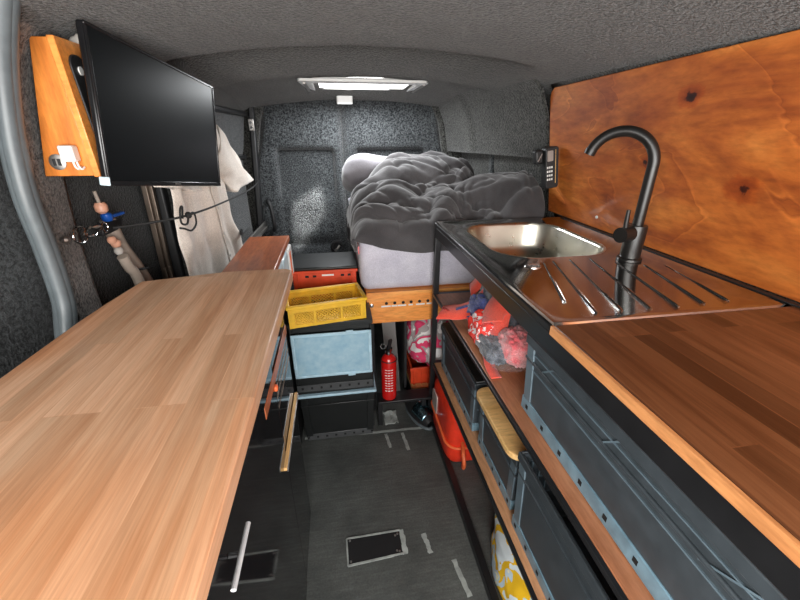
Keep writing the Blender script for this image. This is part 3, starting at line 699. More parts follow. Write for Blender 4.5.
# control handset ------------------------------------------------------
hd = thing('handset', (.782,1.345,1.0), 'black handheld control unit clipped to the backsplash far end', 'handset')
mt = Matrix.Translation((.782,1.345,1.080)) @ Matrix.Rotation(.16,4,'Y').inverted()
m = MB(); m.prism(rrect(.050,.145,.010,4), lambda a, b: mt @ V(a,-.006,b), lambda a, b: mt @ V(a,.030,b)); m.build('case', M['black_matt'], hd, bevel=.003)
m = MB(); m.prism(rrect(.022,.036,.003,3), lambda a, b: mt @ V(a-.009,-.0085,b+.043), lambda a, b: mt @ V(a-.009,-.0065,b+.043)); m.build('display', M['alu'], hd)
for i in range(3):
    for j in range(4):
        m = MB(); m.box(-.021+i*.008,-.016+i*.008,-.0085,-.0065,-.042+j*.014,-.035+j*.014, mt); m.build('key', M['white'], hd)
m = MB(); m.bar(mt @ V(.012,-.007,-.055), mt @ V(.012,-.007,.062), .0015, .0015); m.build('trim_line', M['pine'], hd)
m = MB(); m.box(-.058,-.026,.006,.036,.018,.068, mt); m.build('clip', M['black_matt'], hd, bevel=.008)
m = MB(); m.bar(mt @ V(-.05,.004,.030), mt @ V(-.034,.004,.055), .004, .003); m.build('clip_spring', M['alu'], hd)

# ------------------------------------------------------------------ crates
def euro(loc, rz, L, D, H, body_m, band_m, rib_m, label, group=None, grow=.012, holes=8, diag=False, ledge=True, name='storage_crate'):
    r = thing(name, loc, label, 'crate', group, rz)
    def rect(w, d, z, oy=D/2): return [V(-w/2,oy-d/2,z),V(w/2,oy-d/2,z),V(w/2,oy+d/2,z),V(-w/2,oy+d/2,z)]
    b = grow; t = .004
    m = MB()
    q = rect(L-2*b,D-2*b,0)+rect(L-.012,D-.012,H-.002)+rect(L-.012-2*t,D-.012-2*t,H-.002)+rect(L-2*b-2*t,D-2*b-2*t,.006)
    m.add(q, [(3,2,1,0)]+[(k*4+i,k*4+(i+1)%4,(k+1)*4+(i+1)%4,(k+1)*4+i) for k in range(3) for i in range(4)]+[(12,13,14,15)])
    m.build('tub', body_m, r, world=False, bevel=.003)
    m = MB()
    for z0, z1, e in ((H-.022,H,0),(H-.060,H-.053,.003)) if ledge else ((H-.022,H,0),):
        for x0,x1,y0,y1 in ((-L/2+e,L/2-e,e,.0065+e),(-L/2+e,L/2-e,D-.0065-e,D-e),(-L/2+e,-L/2+.0065+e,.0065+e,D-.0065-e),(L/2-.0065-e,L/2-e,.0065+e,D-.0065-e)): m.box(x0,x1,y0,y1,z0,z1)
    m.build('rim', body_m, r, world=False, bevel=.002)
    m = MB(); B = b-.004; hb = .034
    for x0,x1,y0,y1 in ((-L/2+B,L/2-B,B,b+.003),(-L/2+B,L/2-B,D-b-.003,D-B),(-L/2+B,-L/2+b+.003,b+.003,D-b-.003),(L/2-b-.003,L/2-B,b+.003,D-b-.003)): m.box(x0,x1,y0,y1,.002,hb)
    bd = m.build('base_band', band_m, r, world=False, bevel=.0015)
    for k in range(holes):
        x = -L/2+L*(k+.5)/holes; MB().box(x-.0045,x+.0045,B-.0006,B+.001,.013,.023).build('slot', M['hole'], bd, world=False, smooth=False)
    for sx in (-1, 1):
        for yy, sy in ((0,1),(D,-1)):
            m = MB()
            x0 = sx*(L/2-.010); 
            m.hexa([V(x0-sx*.002,yy+sy*.009,.03),V(x0-sx*.030,yy+sy*.009,.03),V(x0-sx*.030,yy+sy*.0125,.03),V(x0-sx*.002,yy+sy*.0125,.03)],
                   [V(x0+sx*.005,yy+sy*.003,H-.022),V(x0-sx*.022,yy+sy*.003,H-.022),V(x0-sx*.022,yy+sy*.009,H-.022),V(x0+sx*.005,yy+sy*.009,H-.022)])
            m.build('corner_rib', rib_m if yy == 0 else body_m, r, world=False, bevel=.0012)
    for sx in (-1, 1):
        m = MB()
        for dy in (.03,.05,.07): 
            if 2*dy < D:
                for yy in (dy,): m.box(sx*(L/2-.012)-.004,sx*(L/2-.012)+.006,yy-.002,yy+.002,.034,H-.022)
        for z in (H*.45,H*.68): m.box(sx*(L/2-.010)-.004,sx*(L/2-.010)+.004,.02,.09,z,z+.004)
        m.build('end_ribs', rib_m, r, world=False)
    if diag:
        m = MB()
        def fy(z): return b+( .006-b)*z/H
        zs = H-.062
        for xa, xb in ((-.24,-.19),(-.05,-.01),(.13,.20),(.20,.24)):
            m.bar(V(xa,fy(zs)-.001,zs), V(xb,fy(H-.022)-.001,H-.022), .003, .003)
        m.bar(V(-L/2+.03,fy(zs-.012)-.001,zs-.012), V(L/2-.03,fy(zs-.012)-.001,zs-.012), .003, .0025)
        m.bar(V(-L/2+.03,fy(H-.036)-.001,H-.036), V(L/2-.03,fy(H-.036)-.001,H-.036), .003, .0025)
        m.build('diagonal_ribs', rib_m, r, world=False)
    return r
G = (M['crate_grey'], M['crate_band'], M['crate_rib'])
R = -PI/2
e1 = euro((.378,.345,.6222), R, .60, .40, .190, *G, 'large blue-grey crate standing on the upper shelf', 'blue-grey crates on the shelves', holes=9, diag=True)
e2 = euro((.375,1.085,.3042), R, .40, .30, .195, *G, 'dark grey lidded crate at the far end of the lower shelf', 'blue-grey crates on the shelves', holes=7)
m = MB(); m.box(-.197,.197,.004,.296,.1955,.203); o = m.build('lid', M['black_crate'], e2, world=False, bevel=.003)
e3 = euro((.378,.728,.3042), R, .255, .30, .185, *G, 'small grey crate topped by a pine lid on the lower shelf', 'blue-grey crates on the shelves', holes=5)
m = MB(); m.prism(rrect(.268,.33,.035,5), lambda a, b: V(a, .148+b, .186), lambda a, b: V(a, .148+b, .203)); m.build('lid', M['pine'], e3, world=False, bevel=.003)
e4 = euro((.368,.285,.3042), R, .60, .40, .235, *G, 'long blue-grey crate nearest the camera on the lower shelf', 'blue-grey crates on the shelves', holes=11)

# ------------------------------------------------------------------ rear crate stack
K = (M['black_crate'], plastic('dark grey band', (.06,.062,.064), .35), M['black_crate'])
c1 = euro((-.052,1.240,0.001), 0, .305, .20, .248, *K, 'closed black crate at the bottom of the rear stack', 'black crates in the rear stack', holes=8, ledge=True, grow=.020)
m = MB(); m.box(-.156,.156,-.020,.203,.2485,.260); l1 = lab(m.build('lid', M['blueframe'], c1, world=False, bevel=.003), 'pale blue clear lid')
# upper crate with clear front
c2 = thing('storage_crate', (-.055,1.232,.2625), 'black crate with clear blue front panel under the yellow crate', 'crate', 'black crates in the rear stack')
W2, D2, H2 = .30, .200, .310
m = MB()
for x0,x1,y0,y1,z0,z1 in ((-W2/2,W2/2,0,D2,0,.012),(-W2/2,-W2/2+.008,0,D2,.012,H2),(W2/2-.008,W2/2,0,D2,.012,H2),(-W2/2+.008,W2/2-.008,D2-.008,D2,.012,H2),(-W2/2+.008,W2/2-.008,0,.01,.012,.080),(-W2/2+.008,W2/2-.008,0,.01,.272,H2)): m.box(x0,x1,y0,y1,z0,z1)
m.build('shell', M['black_crate'], c2, world=False, bevel=.002)
o = MB().box(-W2/2+.004,W2/2-.004,-.006,-.0005,.016,.046).build('base_band', K[1], c2, world=False, bevel=.001)
for k in range(8): x = -.126+k*.036; MB().box(x-.004,x+.004,-.0068,-.0055,.026,.036).build('slot', M['hole'], o, world=False)
m = MB(); m.box(-W2/2-.003,W2/2+.003,-.010,D2+.004,H2-.014,H2+.004); m.build('top_rim', M['black_crate'], c2, world=False, bevel=.002)
zp0, zp1 = .083, .270
m = MB(); m.box(-.136,.136,-.009,-.006,zp0+.008,zp1-.008); p = m.build('clear_panel', M['bluelid'], c2, world=False)
m = MB()
for q in ((-.146,.146,zp1-.012,zp1),(-.146,.146,zp0,zp0+.012),(-.146,-.134,zp0+.012,zp1-.012),(.134,.146,zp0+.012,zp1-.012)): m.box(q[0],q[1],-.012,-.004,q[2],q[3])
m.build('panel_frame', M['blueframe'], c2, world=False, bevel=.0025)
for z in (zp1-.004, zp0-.004):
    m = MB(); m.box(.052,.080,-.016,-.010,z,z+.011); m.build('clip', M['blueframe'], c2, world=False, bevel=.002)
m = MB(); m.box(.040,.054,-.0045,-.002,.17,.205); tag(MB().box(-.012,.0,1.250,1.258,.395,.435).build('white_tag', M['white'], bevel=.001), 'small white tag lying behind the clear blue crate front', 'tag')
rnd = random.Random(3)
m = MB()
for k in range(4):
    cx, cz = -.10+.03*k, .40+.01*(k % 2)
    m.tube([V(cx+(.055+.01*k)*math.cos(t), 1.252+.006*math.sin(3*t+k), cz+(.020+.009*k)*math.sin(t)) for t in [2*PI*i/28 for i in range(28)]], .003, 6, closed=True)
m.tube(spline([(-.18,1.257,.43),(-.12,1.252,.42),(-.06,1.25,.455),(-.10,1.252,.44)], 6), .003, 6)
m.tube(spline([(-.06,1.252,.36),(-.045,1.25,.40),(-.03,1.25,.43),(-.04,1.252,.45)], 6), .003, 6)
tag(m.build('cable', M['white']), 'coiled white cable inside the crate with clear blue front', 'cable')

# yellow crate: perforated, slightly turned
yr = thing('perforated_crate', (-.058,1.212,.577), 'open yellow perforated crate on the black crate stack', 'crate', rz=.17)
YW, YD, YH = .272, .145, .084
def lattice(x0, x1, z0, z1, y, nx, nz, ax='x', pat='diamond'):
    m = MB(); w = .0026
    for i in range(-nz, nx+1):
        for s_ in (1, -1):
            pts = []
            a0 = i/nx if s_ > 0 else (i+nz)/nx
            # diagonal clipped to the rectangle
            t0, t1 = 0., 1.
            xa = lambda t: a0+s_*t*nz/nx
            if xa(0) < 0: t0 = max(t0, (0-a0)/(s_*nz/nx))
            if xa(0) > 1: t0 = max(t0, (1-a0)/(s_*nz/nx))
            if xa(1) > 1: t1 = min(t1, (1-a0)/(s_*nz/nx))
            if xa(1) < 0: t1 = min(t1, (0-a0)/(s_*nz/nx))
            if t1-t0 < .02: continue
            P0 = (x0+(x1-x0)*xa(t0), z0+(z1-z0)*t0); P1 = (x0+(x1-x0)*xa(t1), z0+(z1-z0)*t1)
            if ax == 'x': m.bar(V(P0[0],y,P0[1]), V(P1[0],y,P1[1]), w, w)
            else: m.bar(V(y,P0[0],P0[1]), V(y,P1[0],P1[1]), w, w)
    return m
for yy, nm in ((.004,'front_wall'),(YD-.004,'back_wall')):
    m = MB(); 
    for x in (-YW/2+.010, -.047, .047, YW/2-.010): m.box(x-(.010 if abs(x) > .1 else .004),x+(.010 if abs(x) > .1 else .004),yy-.004,yy+.004,0,YH-.012)
    m.box(-YW/2+.02,YW/2-.02,yy-.003,yy+.003,0,.012); m.box(-YW/2+.02,YW/2-.02,yy-.003,yy+.003,YH-.026,YH-.012)
    for xa, xb in ((-YW/2+.02,-.051),(-.043,.043),(.051,YW/2-.02)):
        q = lattice(xa,xb,.012,YH-.026,yy,7,4); m.add(q.v, q.f)
    m.build(nm, M['yellow'], yr, world=False)
for xx, nm in ((-YW/2+.004,'end_wall'),(YW/2-.004,'end_wall')):
    m = MB(); m.box(xx-.003,xx+.003,.008,YD-.008,0,.03); m.box(xx-.003,xx+.003,.008,YD-.008,.062,YH-.012)
    for y in (.012,.06,YD-.06,YD-.012): m.box(xx-.003,xx+.003,y-.006,y+.006,.03,.062)
    m.build(nm, M['yellow'], yr, world=False)
m = MB()
for x0,x1,y0,y1 in ((-YW/2-.006,YW/2+.006,-.007,.008),(-YW/2-.006,YW/2+.006,YD-.008,YD+.007),(-YW/2-.006,-YW/2+.009,.008,YD-.008),(YW/2-.009,YW/2+.006,.008,YD-.008)): m.box(x0,x1,y0,y1,YH-.012,YH)
m.build('rim', M['yellow'], yr, world=False, bevel=.003)
m = MB(); m.box(-YW/2+.008,YW/2-.008,.008,YD-.008,0,.003)
for k in range(16): x = -YW/2+.02+k*.0163; m.box(x-.002,x+.002,.008,YD-.008,.003,.006)
m.build('base_grid', M['yellow'], yr, world=False)

# red crate behind, with dark lid, on a dark locker
sb = thing('storage_locker', (-.06,1.62,0), 'black storage locker under the red crate by the rear doors', 'locker')
MB().box(-.195,.062,1.455,1.98,0,.515).build('body', M['black_matt'], sb, bevel=.006)
MB().box(-.197,.064,1.452,1.985,.516,.530).build('lid', M['black_crate'], sb, bevel=.003)
RZ = .531
rr = thing('plastic_crate', (-.06,1.44,RZ), 'red-orange plastic crate with dark lid behind the yellow crate', 'crate')
x0,x1,y0,y1,zt = -.198,.056,1.462,1.65,.692
MBx = MB()
for q in ((x0,x1,y0,y0+.008),(x0,x1,y1-.008,y1),(x0,x0+.008,y0+.008,y1-.008),(x1-.008,x1,y0+.008,y1-.008)): MBx.box(*q, RZ, zt)
MBx.box(x0,x1,y0,y1,RZ-.001,RZ+.006)
MBx.build('tub', M['red'], rr, bevel=.003)
m = MB(); m.box(x0-.006,x1+.006,y0-.007,y0+.002,zt-.012,zt); 
for x in (x0+.02,x1-.02): m.box(x-.003,x+.003,y0-.005,y0+.001,RZ,zt-.012)
m.build('rim', M['red'], rr, bevel=.002)
for x in (-.142,-.112,.0,.028): m = MB(); m.box(x-.007,x+.007,y0-.0012,y0+.001,.662,.671); m.build('slot', M['hole'], rr)
o = MB().box(-.083,-.035,y0-.0014,y0+.001,.666,.673).build('label_strip', M['white'], rr)
MB().box(x0-.008,x1+.008,y0-.008,y1+.008,zt+.0005,zt+.014).build('lid', M['black_crate'], rr, bevel=.005)
# ------------------------------------------------------------------ bed
bd = thing('bed_frame', (.45,1.4,0), 'orange plywood bed base with row of holes under the mattress', 'bed base')
MB().box(.088,.80,1.372,1.390,.478,.615).build('front_board', M['orange_ply'], bd, bevel=.002)
MB().box(.088,.76,1.391,2.36,.585,.615).build('slat_base', M['orange_ply'], bd, bevel=.002)
fb = [o for o in bd.children if o.name.startswith('front_board')][0]
for x in (.168,.202,.237,.270,.305,.340,.375):
    m = MB(); m.lathe([(.0065,0),(.0065,.0015)], Matrix.Translation((x,1.3722,.566)) @ Matrix.Rotation(PI/2,4,'X'), 16); m.build('hole', M['hole'], fb)
for xa, xb in ((.147,.186),(.189,.212),(.214,.249),(.259,.277),(.290,.327),(.335,.36)):
    MB().box(xa,xb,1.3708,1.3725,.5505,.5565).build('slot', M['white'], fb)
m = MB(); m.lathe([(.009,0),(.008,.003),(.004,.004)], Matrix.Translation((.108,1.3722,.560)) @ Matrix.Rotation(PI/2,4,'X'), 18); m.build('bolt_head', M['chrome'], fb)
for x, y in ((.103,1.42),(.103,2.30),(.74,1.42),(.74,2.30)):
    m = MB(); m.bar((x,y,0), (x,y,.584), .03); m.build('leg', M['black_steel'], bd, bevel=.003)
m = MB(); m.bar((.22,1.52,0), (.18,1.50,.59), .06, .006, (0,1,0)); m.build('brace', M['alu'], bd)
m = MB(); m.box(.252,.262,1.42,2.2,.10,.59); m.build('divider', M['black_matt'], bd)

ms = thing('mattress', (.45,1.85,.64), 'thick pale lilac-grey mattress on the bed base', 'mattress')
MB().box(.070,.775,1.385,2.35,.616,.845).build('core', M['mattress'], ms, bevel=.035, seg=5)
m = MB(); m.tube([V(x,y,.832) for x, y in [(q[0]+.4225, q[1]+1.8675) for q in rrect(.712,.972,.03,5)]], .005, 8, closed=True); m.build('piping', M['mattress'], ms)
m = MB(); m.box(.0655,.0695,1.40,1.46,.77,.80); m.build('care_tag', M['pinkred'], ms)

# pillow
pw = MB()
def pil_(u, v):
    a = 2*PI*u; b = PI*(v-.5)
    s = lambda x, p: math.copysign(abs(x)**p, x)
    x = .20*s(math.cos(a),.6)*s(math.cos(b),.6); y = .17*s(math.sin(a),.6)*s(math.cos(b),.6); z = .085*s(math.sin(b),.8)
    r = 1+.10*noise.noise(V(x*9,y*9,z*9))
    p = V(x*r, y*r, z*r+.02*noise.noise(V(x*6,y*6,4)))
    return Matrix.Rotation(-.35,3,'X') @ p+V(.235,2.12,.985)
pw.grid(pil_, 60, 36, wrap=True)
tag(pw.build('pillow', M['pillow'], angle=0), 'pale grey pillow at the far left end of the bed', 'pillow')

# duvet: a rumpled heap draped over the mattress
ROLLS = [(.34,1.99,.46,1.95,.17,1.075),(.30,1.88,.33,1.86,.13,1.06),(.52,2.02,.60,1.96,.10,1.10),(.48,1.84,.54,1.80,.14,1.06),(.64,1.585,.77,1.50,.115,1.03),(.70,1.67,.78,1.60,.10,1.02),
    (.16,1.80,.22,1.66,.12,.975),(.11,1.50,.36,1.62,.105,.93),(.34,1.76,.54,1.62,.10,.965),(.40,1.58,.62,1.50,.09,.925),(.14,1.44,.72,1.43,.10,.885)]
rf = random.Random(12)
FOLDS = []
for k in range(10):      # folds running out from the bunched middle
    a = PI*(.50+.105*k)+rf.uniform(-.08,.08); r0, r1 = .04, rf.uniform(.22,.36)
    FOLDS.append((.47+r0*math.cos(a)*1.1, 1.70+r0*math.sin(a), .47+r1*math.cos(a)*1.1, 1.70+r1*math.sin(a), rf.uniform(.030,.050), rf.uniform(.022,.040), rf.uniform(-.035,.035)))
for k in range(9):      # wrinkles across the roll on the right
    t = k/8; cx, cy = .54+.26*t, 1.63-.16*t
    FOLDS.append((cx-.04+rf.uniform(-.02,.02), cy-.13, cx+.05, cy+.13, rf.uniform(.018,.032), rf.uniform(.016,.030), rf.uniform(-.02,.02)))
for (ax, ay, bx, by, w, h, b) in ((.06,1.60,.42,1.50,.045,.034,.03),(.08,1.50,.46,1.455,.032,.022,-.02),(.08,1.70,.34,1.58,.040,.034,.02),(.10,1.84,.36,1.70,.042,.038,.03),(.10,1.95,.34,1.84,.040,.036,-.02),
        (.26,2.03,.56,1.92,.045,.030,.02),(.38,1.95,.62,1.80,.040,.034,-.02),(.48,1.56,.80,1.43,.030,.020,.01),(.20,1.99,.40,1.90,.03,.036,.01),(.42,1.66,.66,1.54,.030,.028,.02),(.62,1.78,.80,1.68,.035,.024,.01)):
    FOLDS.append((ax, ay, bx, by, w, h, b))
for k in range(34):     # small creases
    a = rf.uniform(-1.1,.2); cx, cy, L = rf.uniform(.10,.78), rf.uniform(1.45,2.0), rf.uniform(.05,.10)
    FOLDS.append((cx-L*math.cos(a), cy-L*math.sin(a), cx+L*math.cos(a), cy+L*math.sin(a), rf.uniform(.010,.020), rf.uniform(.010,.022), rf.uniform(-.02,.02)))
def crease(q, a, w=.28):
    n = abs(noise.noise(q)); return -a*max(0, 1-n/w)**1.6
def duv_h(x, y):
    p = V(x, y, 0); wv = V(noise.noise(p*6), noise.noise(p*6+V(7,3,1)), 0)*.035
    hs = [.868]; dirs = V(0,0,0)
    for (ax, ay, bx, by, r, zt) in ROLLS:
        d = V(bx-ax, by-ay, 0); t = max(0, min(1, ((x+wv.x-ax)*d.x+(y+wv.y-ay)*d.y)/d.length_squared))
        q = math.hypot(x+wv.x-ax-d.x*t, y+wv.y-ay-d.y*t)/r
        if q < 1.25: hs.append(.868+(zt-.868)*max(0, 1-(q/1.25)**2.2)**.75)
    k = 45.; mx = max(hs); z = mx+math.log(sum(math.exp(k*(h-mx)) for h in hs))/k-.01
    tops = [0.]
    for (ax, ay, bx, by, w, h, bend) in FOLDS:
        d = V(bx-ax, by-ay, 0); L = d.length; t = ((x-ax)*d.x+(y-ay)*d.y)/(L*L)
        tc = max(0, min(1, t)); o = ((x-ax)*-d.y+(y-ay)*d.x)/L-bend*math.sin(PI*tc)-.016*noise.noise(V(tc*3.5, ax*9, ay*9))
        q = math.hypot(o+.25*w*math.copysign(1,bend)*0, (t-tc)*L)/(w*(.55+.75*math.sin(PI*(.12+.76*tc))))
        if q < 1: tops.append(1.35*h*(1-q*q)**.6*(.45+.55*math.sin(PI*(.1+.8*tc))))
    mt_ = max(tops); z += mt_+math.log(sum(math.exp(400*(a_-mt_)) for a_ in tops))/400
    q = V((x*.82-y*.57)*5, (x*.57+y*.82)*17, 3)+wv*8
    z += crease(q, .011, .33)
    z += .008*noise.noise(p*8)+.0012*noise.noise(p*45)
    return max(z, .853)
def duv(u, v):
    # v: 0 hem in front .. 1 rear
    hem = .795+.012*math.sin(u*9+.5)-.016*math.exp(-((u-.32)/.10)**2)+.028*(1-sstep(0,.15,u))+.005*math.sin(u*21)
    x = .045+.745*u
    yf = 1.350
    if v < .16:
        t = v/.16; top = duv_h(x, yf+.075)
        ang = t*PI/2
        z = hem+(top-hem)*math.sin(ang)**.85
        y = yf+.075*(1-math.cos(ang))+.010*math.sin(u*30+z*40)*(1-t)*.8+.010*noise.noise(V(x*9,z*14,2))*(1-t)
    else:
        t = (v-.16)/.84; y = yf+.075+t*.80; z = duv_h(x, y)
    # left side falls over the mattress end
    if u < .10:
        s = 1-u/.10; z -= .10*s*s*(1 if v > .10 else v/.10); x = .045+.0745-.0745*math.sin(s*PI/2)
        x += .006*noise.noise(V(y*12, z*12, 5))
    if v > .93: z -= .16*((v-.93)/.07)**2
    return V(x, y, z)
m = MB(); m.grid(duv, 230, 240)
tag(m.build('duvet', M['duvet'], solid=.010, solid_off=-1, angle=0), 'rumpled charcoal grey duvet heaped over the bed', 'duvet')

# ------------------------------------------------------------------ under the bed
pf = thing('step_rail', (.25,1.36,0), 'black low rail shelf under the bed carrying the extinguisher', 'rail')
MB().box(.115,.40,1.285,1.355,.128,.140).build('top', M['black_steel'], pf, bevel=.002)
for x in (.125,.32): MB().box(x-.01,x+.01,1.30,1.34,0,.127).build('leg', M['black_steel'], pf, bevel=.002)
ex_ = thing('fire_extinguisher', (.167,1.318,.1405), 'small red fire extinguisher standing on the low black rail', 'fire extinguisher')
EX = Matrix.Translation((.167,1.318,.1405))
m = MB(); m.lathe([(.026,0),(.031,.006),(.0325,.015),(.0325,.185),(.030,.200),(.022,.213),(.012,.220)], EX, 32); m.build('cylinder', M['ext_red'], ex_)
m = MB()
for k in range(9):
    z = .055+.013*k
    for a0 in (-.62,-.25,.12):
        a1 = a0+.26+.06*((k*7) % 3)/3
        pts = [V(.0327*math.sin(a0+(a1-a0)*i/4), -.0327*math.cos(a0+(a1-a0)*i/4), z) for i in range(5)]
        m.tube([EX @ p for p in pts], .0016 if k % 3 else .0024, 5)
lab(m.build('label_print', M['white'], ex_), 'white print on the cylinder')
m = MB(); m.lathe([(.012,.2205),(.012,.236),(.016,.237),(.016,.248),(.008,.250)], EX, 18); m.build('valve', M['chrome'], ex_)
m = MB(); m.bar(EX @ V(-.004,-.028,.246), EX @ V(.0,.012,.252), .014, .006); m.bar(EX @ V(0,-.006,.250), EX @ V(.006,-.020,.298), .014, .008); m.build('lever', M['black_matt'], ex_, bevel=.001)
m = MB(); m.tube([EX @ V(-.022+.011*math.cos(t),-.006,.262+.011*math.sin(t)) for t in [2*PI*k/16 for k in range(16)]], .0016, 6, closed=True); m.build('pull_ring', M['chrome'], ex_)
m = MB(); m.tube([EX @ V(.0333*math.cos(t),.0333*math.sin(t),.196) for t in [2*PI*k/24 for k in range(24)]], .002, 6, closed=True); m.build('band', M['black_matt'], ex_)

pk = thing('plank', (.37,1.5,.085), 'short pale wooden plank under the red crate beneath the bed', 'plank')
MB().box(.285,.53,1.40,1.80,.088,.108).build('board', M['pine'], pk, bevel=.002)
for x in (.30,.51): MB().box(x-.01,x+.01,1.42,1.78,0,.0875).build('batten', M['black_matt'], pk)
r2 = thing('plastic_crate', (.40,1.6,.109), 'red plastic crate under the bed holding a pink patterned blanket', 'crate')
m = MB()
for q in ((.285,.54,1.43,1.438),(.285,.54,1.79,1.798),(.285,.293,1.438,1.79),(.532,.54,1.438,1.79)): m.box(*q,.110,.200)
m.box(.285,.54,1.43,1.798,.109,.115); m.build('tub', M['red'], r2, bevel=.002)
m = MB()
for x in (.30,.335,.365,.40,.435,.47,.505): m.box(x-.003,x+.003,1.424,1.430,.110,.190)
m.box(.280,.545,1.422,1.430,.188,.203); m.build('rib', M['red'], r2, bevel=.001)
def heap(name, c, s, mt, label, cat, seed, amp=.35, f=7, nu=70, nv=44, parent=None, fold=.06):
    m = MB()
    def fn(u, v):
        a = 2*PI*u; b = PI*(v-.5); d = V(math.cos(a)*math.cos(b), math.sin(a)*math.cos(b), math.sin(b))
        d2 = V(math.copysign(abs(d.x)**.7,d.x), math.copysign(abs(d.y)**.7,d.y), math.copysign(abs(d.z)**.8,d.z))
        q = d*1.3+V(seed*3.1, seed*1.7, 0); wv = V(noise.noise(q*2), noise.noise(q*2+V(5,1,3)), noise.noise(q*2+V(2,8,1)))*.5
        r = 1+amp*noise.noise(q*1.6)+fold*(ridge(q+wv, f/2.5)+.5*ridge(q+wv*1.4, f/1.1))
        return V(c[0]+d2.x*s[0]*r, c[1]+d2.y*s[1]*r, c[2]+d2.z*s[2]*r)
    m.grid(fn, nu, nv, wrap=True)
    o = m.build(name, mt, parent, angle=0)
    if label and parent is None: tag(o, label, cat)
    elif label: lab(o, label)
    return o
heap('blanket', (.402,1.58,.325), (.122,.185,.140), M['blanket'], 'crumpled pink and white patterned blanket in the red crate under the bed', 'blanket', 2, .15, 7, 90, 60)

# helmet-like shoe on floor
so = thing('shoe', (.31,1.37,0), 'dark shoe with teal mirrored toe lying under the low rail', 'shoe')
def shoe(u, v):
    a = 2*PI*u; t = v
    c = V(.275,1.42,.045).lerp(V(.338,1.235,.032), t); r = .048*math.sin(PI*(.08+.86*t))**.5*(1-.18*t); h = .066*(1-.40*t)*math.sin(PI*(.1+.84*t))**.5
    d = V(.063,-.185,0).normalized(); sx = V(-d.y,d.x,0)
    return c+sx*(r*math.cos(a))+V(0,0,max(-.030+.0*t, h*math.sin(a)))
m = MB(); m.grid(shoe, 28, 26, wrap=True); m.build('upper', M['black_matt'], so, angle=0)
def toe(u, v):
    p = shoe(.04+.42*u, .52+.36*v); c = V(.275,1.42,.02).lerp(V(.338,1.235,.015), .52+.36*v)
    return c+(p-c)*1.06
m = MB(); m.grid(toe, 14, 12); m.build('toe_cap', M['visor'], so, solid=.002, angle=0)
m = MB(); m.tube([V(.2745,1.42,.010).lerp(V(.338,1.235,.010), .5)+V(.324*.0,0,0)+(V(.9466,.3224,0)*(.038*math.cos(t))+V(.3224,-.9466,0)*(.098*math.sin(t)))*1.0 for t in [2*PI*k/28 for k in range(28)]], .007, 8, closed=True); m.build('sole', M['rubber'], so)
bt = thing('foil_scrap', (.19,1.36,0), 'grey torn foil scrap on the floor below the extinguisher', 'scrap')
m = MB(); m.grid(lambda u, v: V(.145+.06*u+.012*noise.noise(V(u*4,v*4,1)), 1.30+.09*v-.01*noise.noise(V(u*5,v*5,3)), .002+.018*max(0,noise.noise(V(u*3,v*3,7)))), 12, 12); m.build('sheet', M['tape'], bt, solid=.001)

# jerry can under the shelf
jc = thing('jerrycan', (.44,1.15,0), 'rounded red jerrycan with orange strap on the floor under the lower shelf', 'jerrycan')
jx, jy = .436, 1.165
def can(u, v):
    a = 2*PI*u; b = PI*(v-.5); s = lambda x, p: math.copysign(abs(x)**p, x)
    x = .085*s(math.cos(a),.42)*s(math.cos(b),.30); y = .145*s(math.sin(a),.42)*s(math.cos(b),.30); z = .128*s(math.sin(b),.32)
    return V(jx+x, jy+y, .1305+z)
m = MB(); m.grid(can, 56, 40, wrap=True); m.build('body', M['can_red'], jc, angle=0)
m = MB(); m.tube([V(jx+q[0], jy+q[1], .105+.05*(q[1]+.15)) for q in rrect(.174,.298,.05,6)], .0055, 8, closed=True); m.build('seam_strap', M['can_orange'], jc)
m = MB(); m.prism(rrect(.07,.09,.01,3), lambda a, b: V(jx-.088,jy+.065+a,.165+b), lambda a, b: V(jx-.0845,jy+.065+a,.165+b)); m.build('sticker', M['offwhite'], jc)
m = MB(); m.tube(spline([(jx-.03,jy-.146,.13),(jx-.04,jy-.185,.12),(jx-.04,jy-.205,.085),(jx-.035,jy-.185,.045),(jx-.02,jy-.147,.04)], 7), .007, 10); m.build('carry_loop', M['can_orange'], jc)
# printed plastic bag on the floor
def bagf(u, v):
    a = 2*PI*u; z = .175*v; r = 1-.55*sstep(.55,1,v)+.12*noise.noise(V(math.cos(a)*1.6,math.sin(a)*1.6,v*3))+.06*ridge(V(math.cos(a),math.sin(a),v*1.2), 3)
    return V(.440+.055*math.cos(a)*r+.03*v, .60+.125*math.sin(a)*r+.05*v, .002+z)
m = MB(); m.grid(bagf, 60, 40, wrap=True); b_ = m.build('shopping_bag', M['bagprint'], angle=0, solid=.001); tag(b_, 'white and yellow printed plastic bag on the floor below the shelf', 'bag')
# ------------------------------------------------------------------ harness and bag on the upper shelf
ZS = .6225
def ribbon(pts, w, up_, mt, name, parent, n=8, th=.003):
    P = spline(pts, n); ups = [Vector(u) for u in up_]; m = MB(); L = len(P)
    vs = []
    for i, p in enumerate(P):
        d = (P[min(i+1,L-1)]-P[max(i-1,0)]).normalized(); k = i/(L-1)*(len(ups)-1); j = min(int(k), len(ups)-2); u = ups[j].lerp(ups[j+1], k-j)
        s = d.cross(u).normalized(); ww = w(i/(L-1)) if callable(w) else w
        vs += [p+s*ww/2, p, p-s*ww/2]
    m.add(vs, [(i*3+k, i*3+k+1, i*3+k+4, i*3+k+3) for i in range(L-1) for k in range(2)])
    return m.build(name, mt, parent, solid=th, angle=0)
hn = thing('harness', (.40,1.0,ZS), 'coral red safety harness with wide straps heaped on the upper shelf', 'harness')
def hw(t): return .075-.02*math.sin(PI*t)
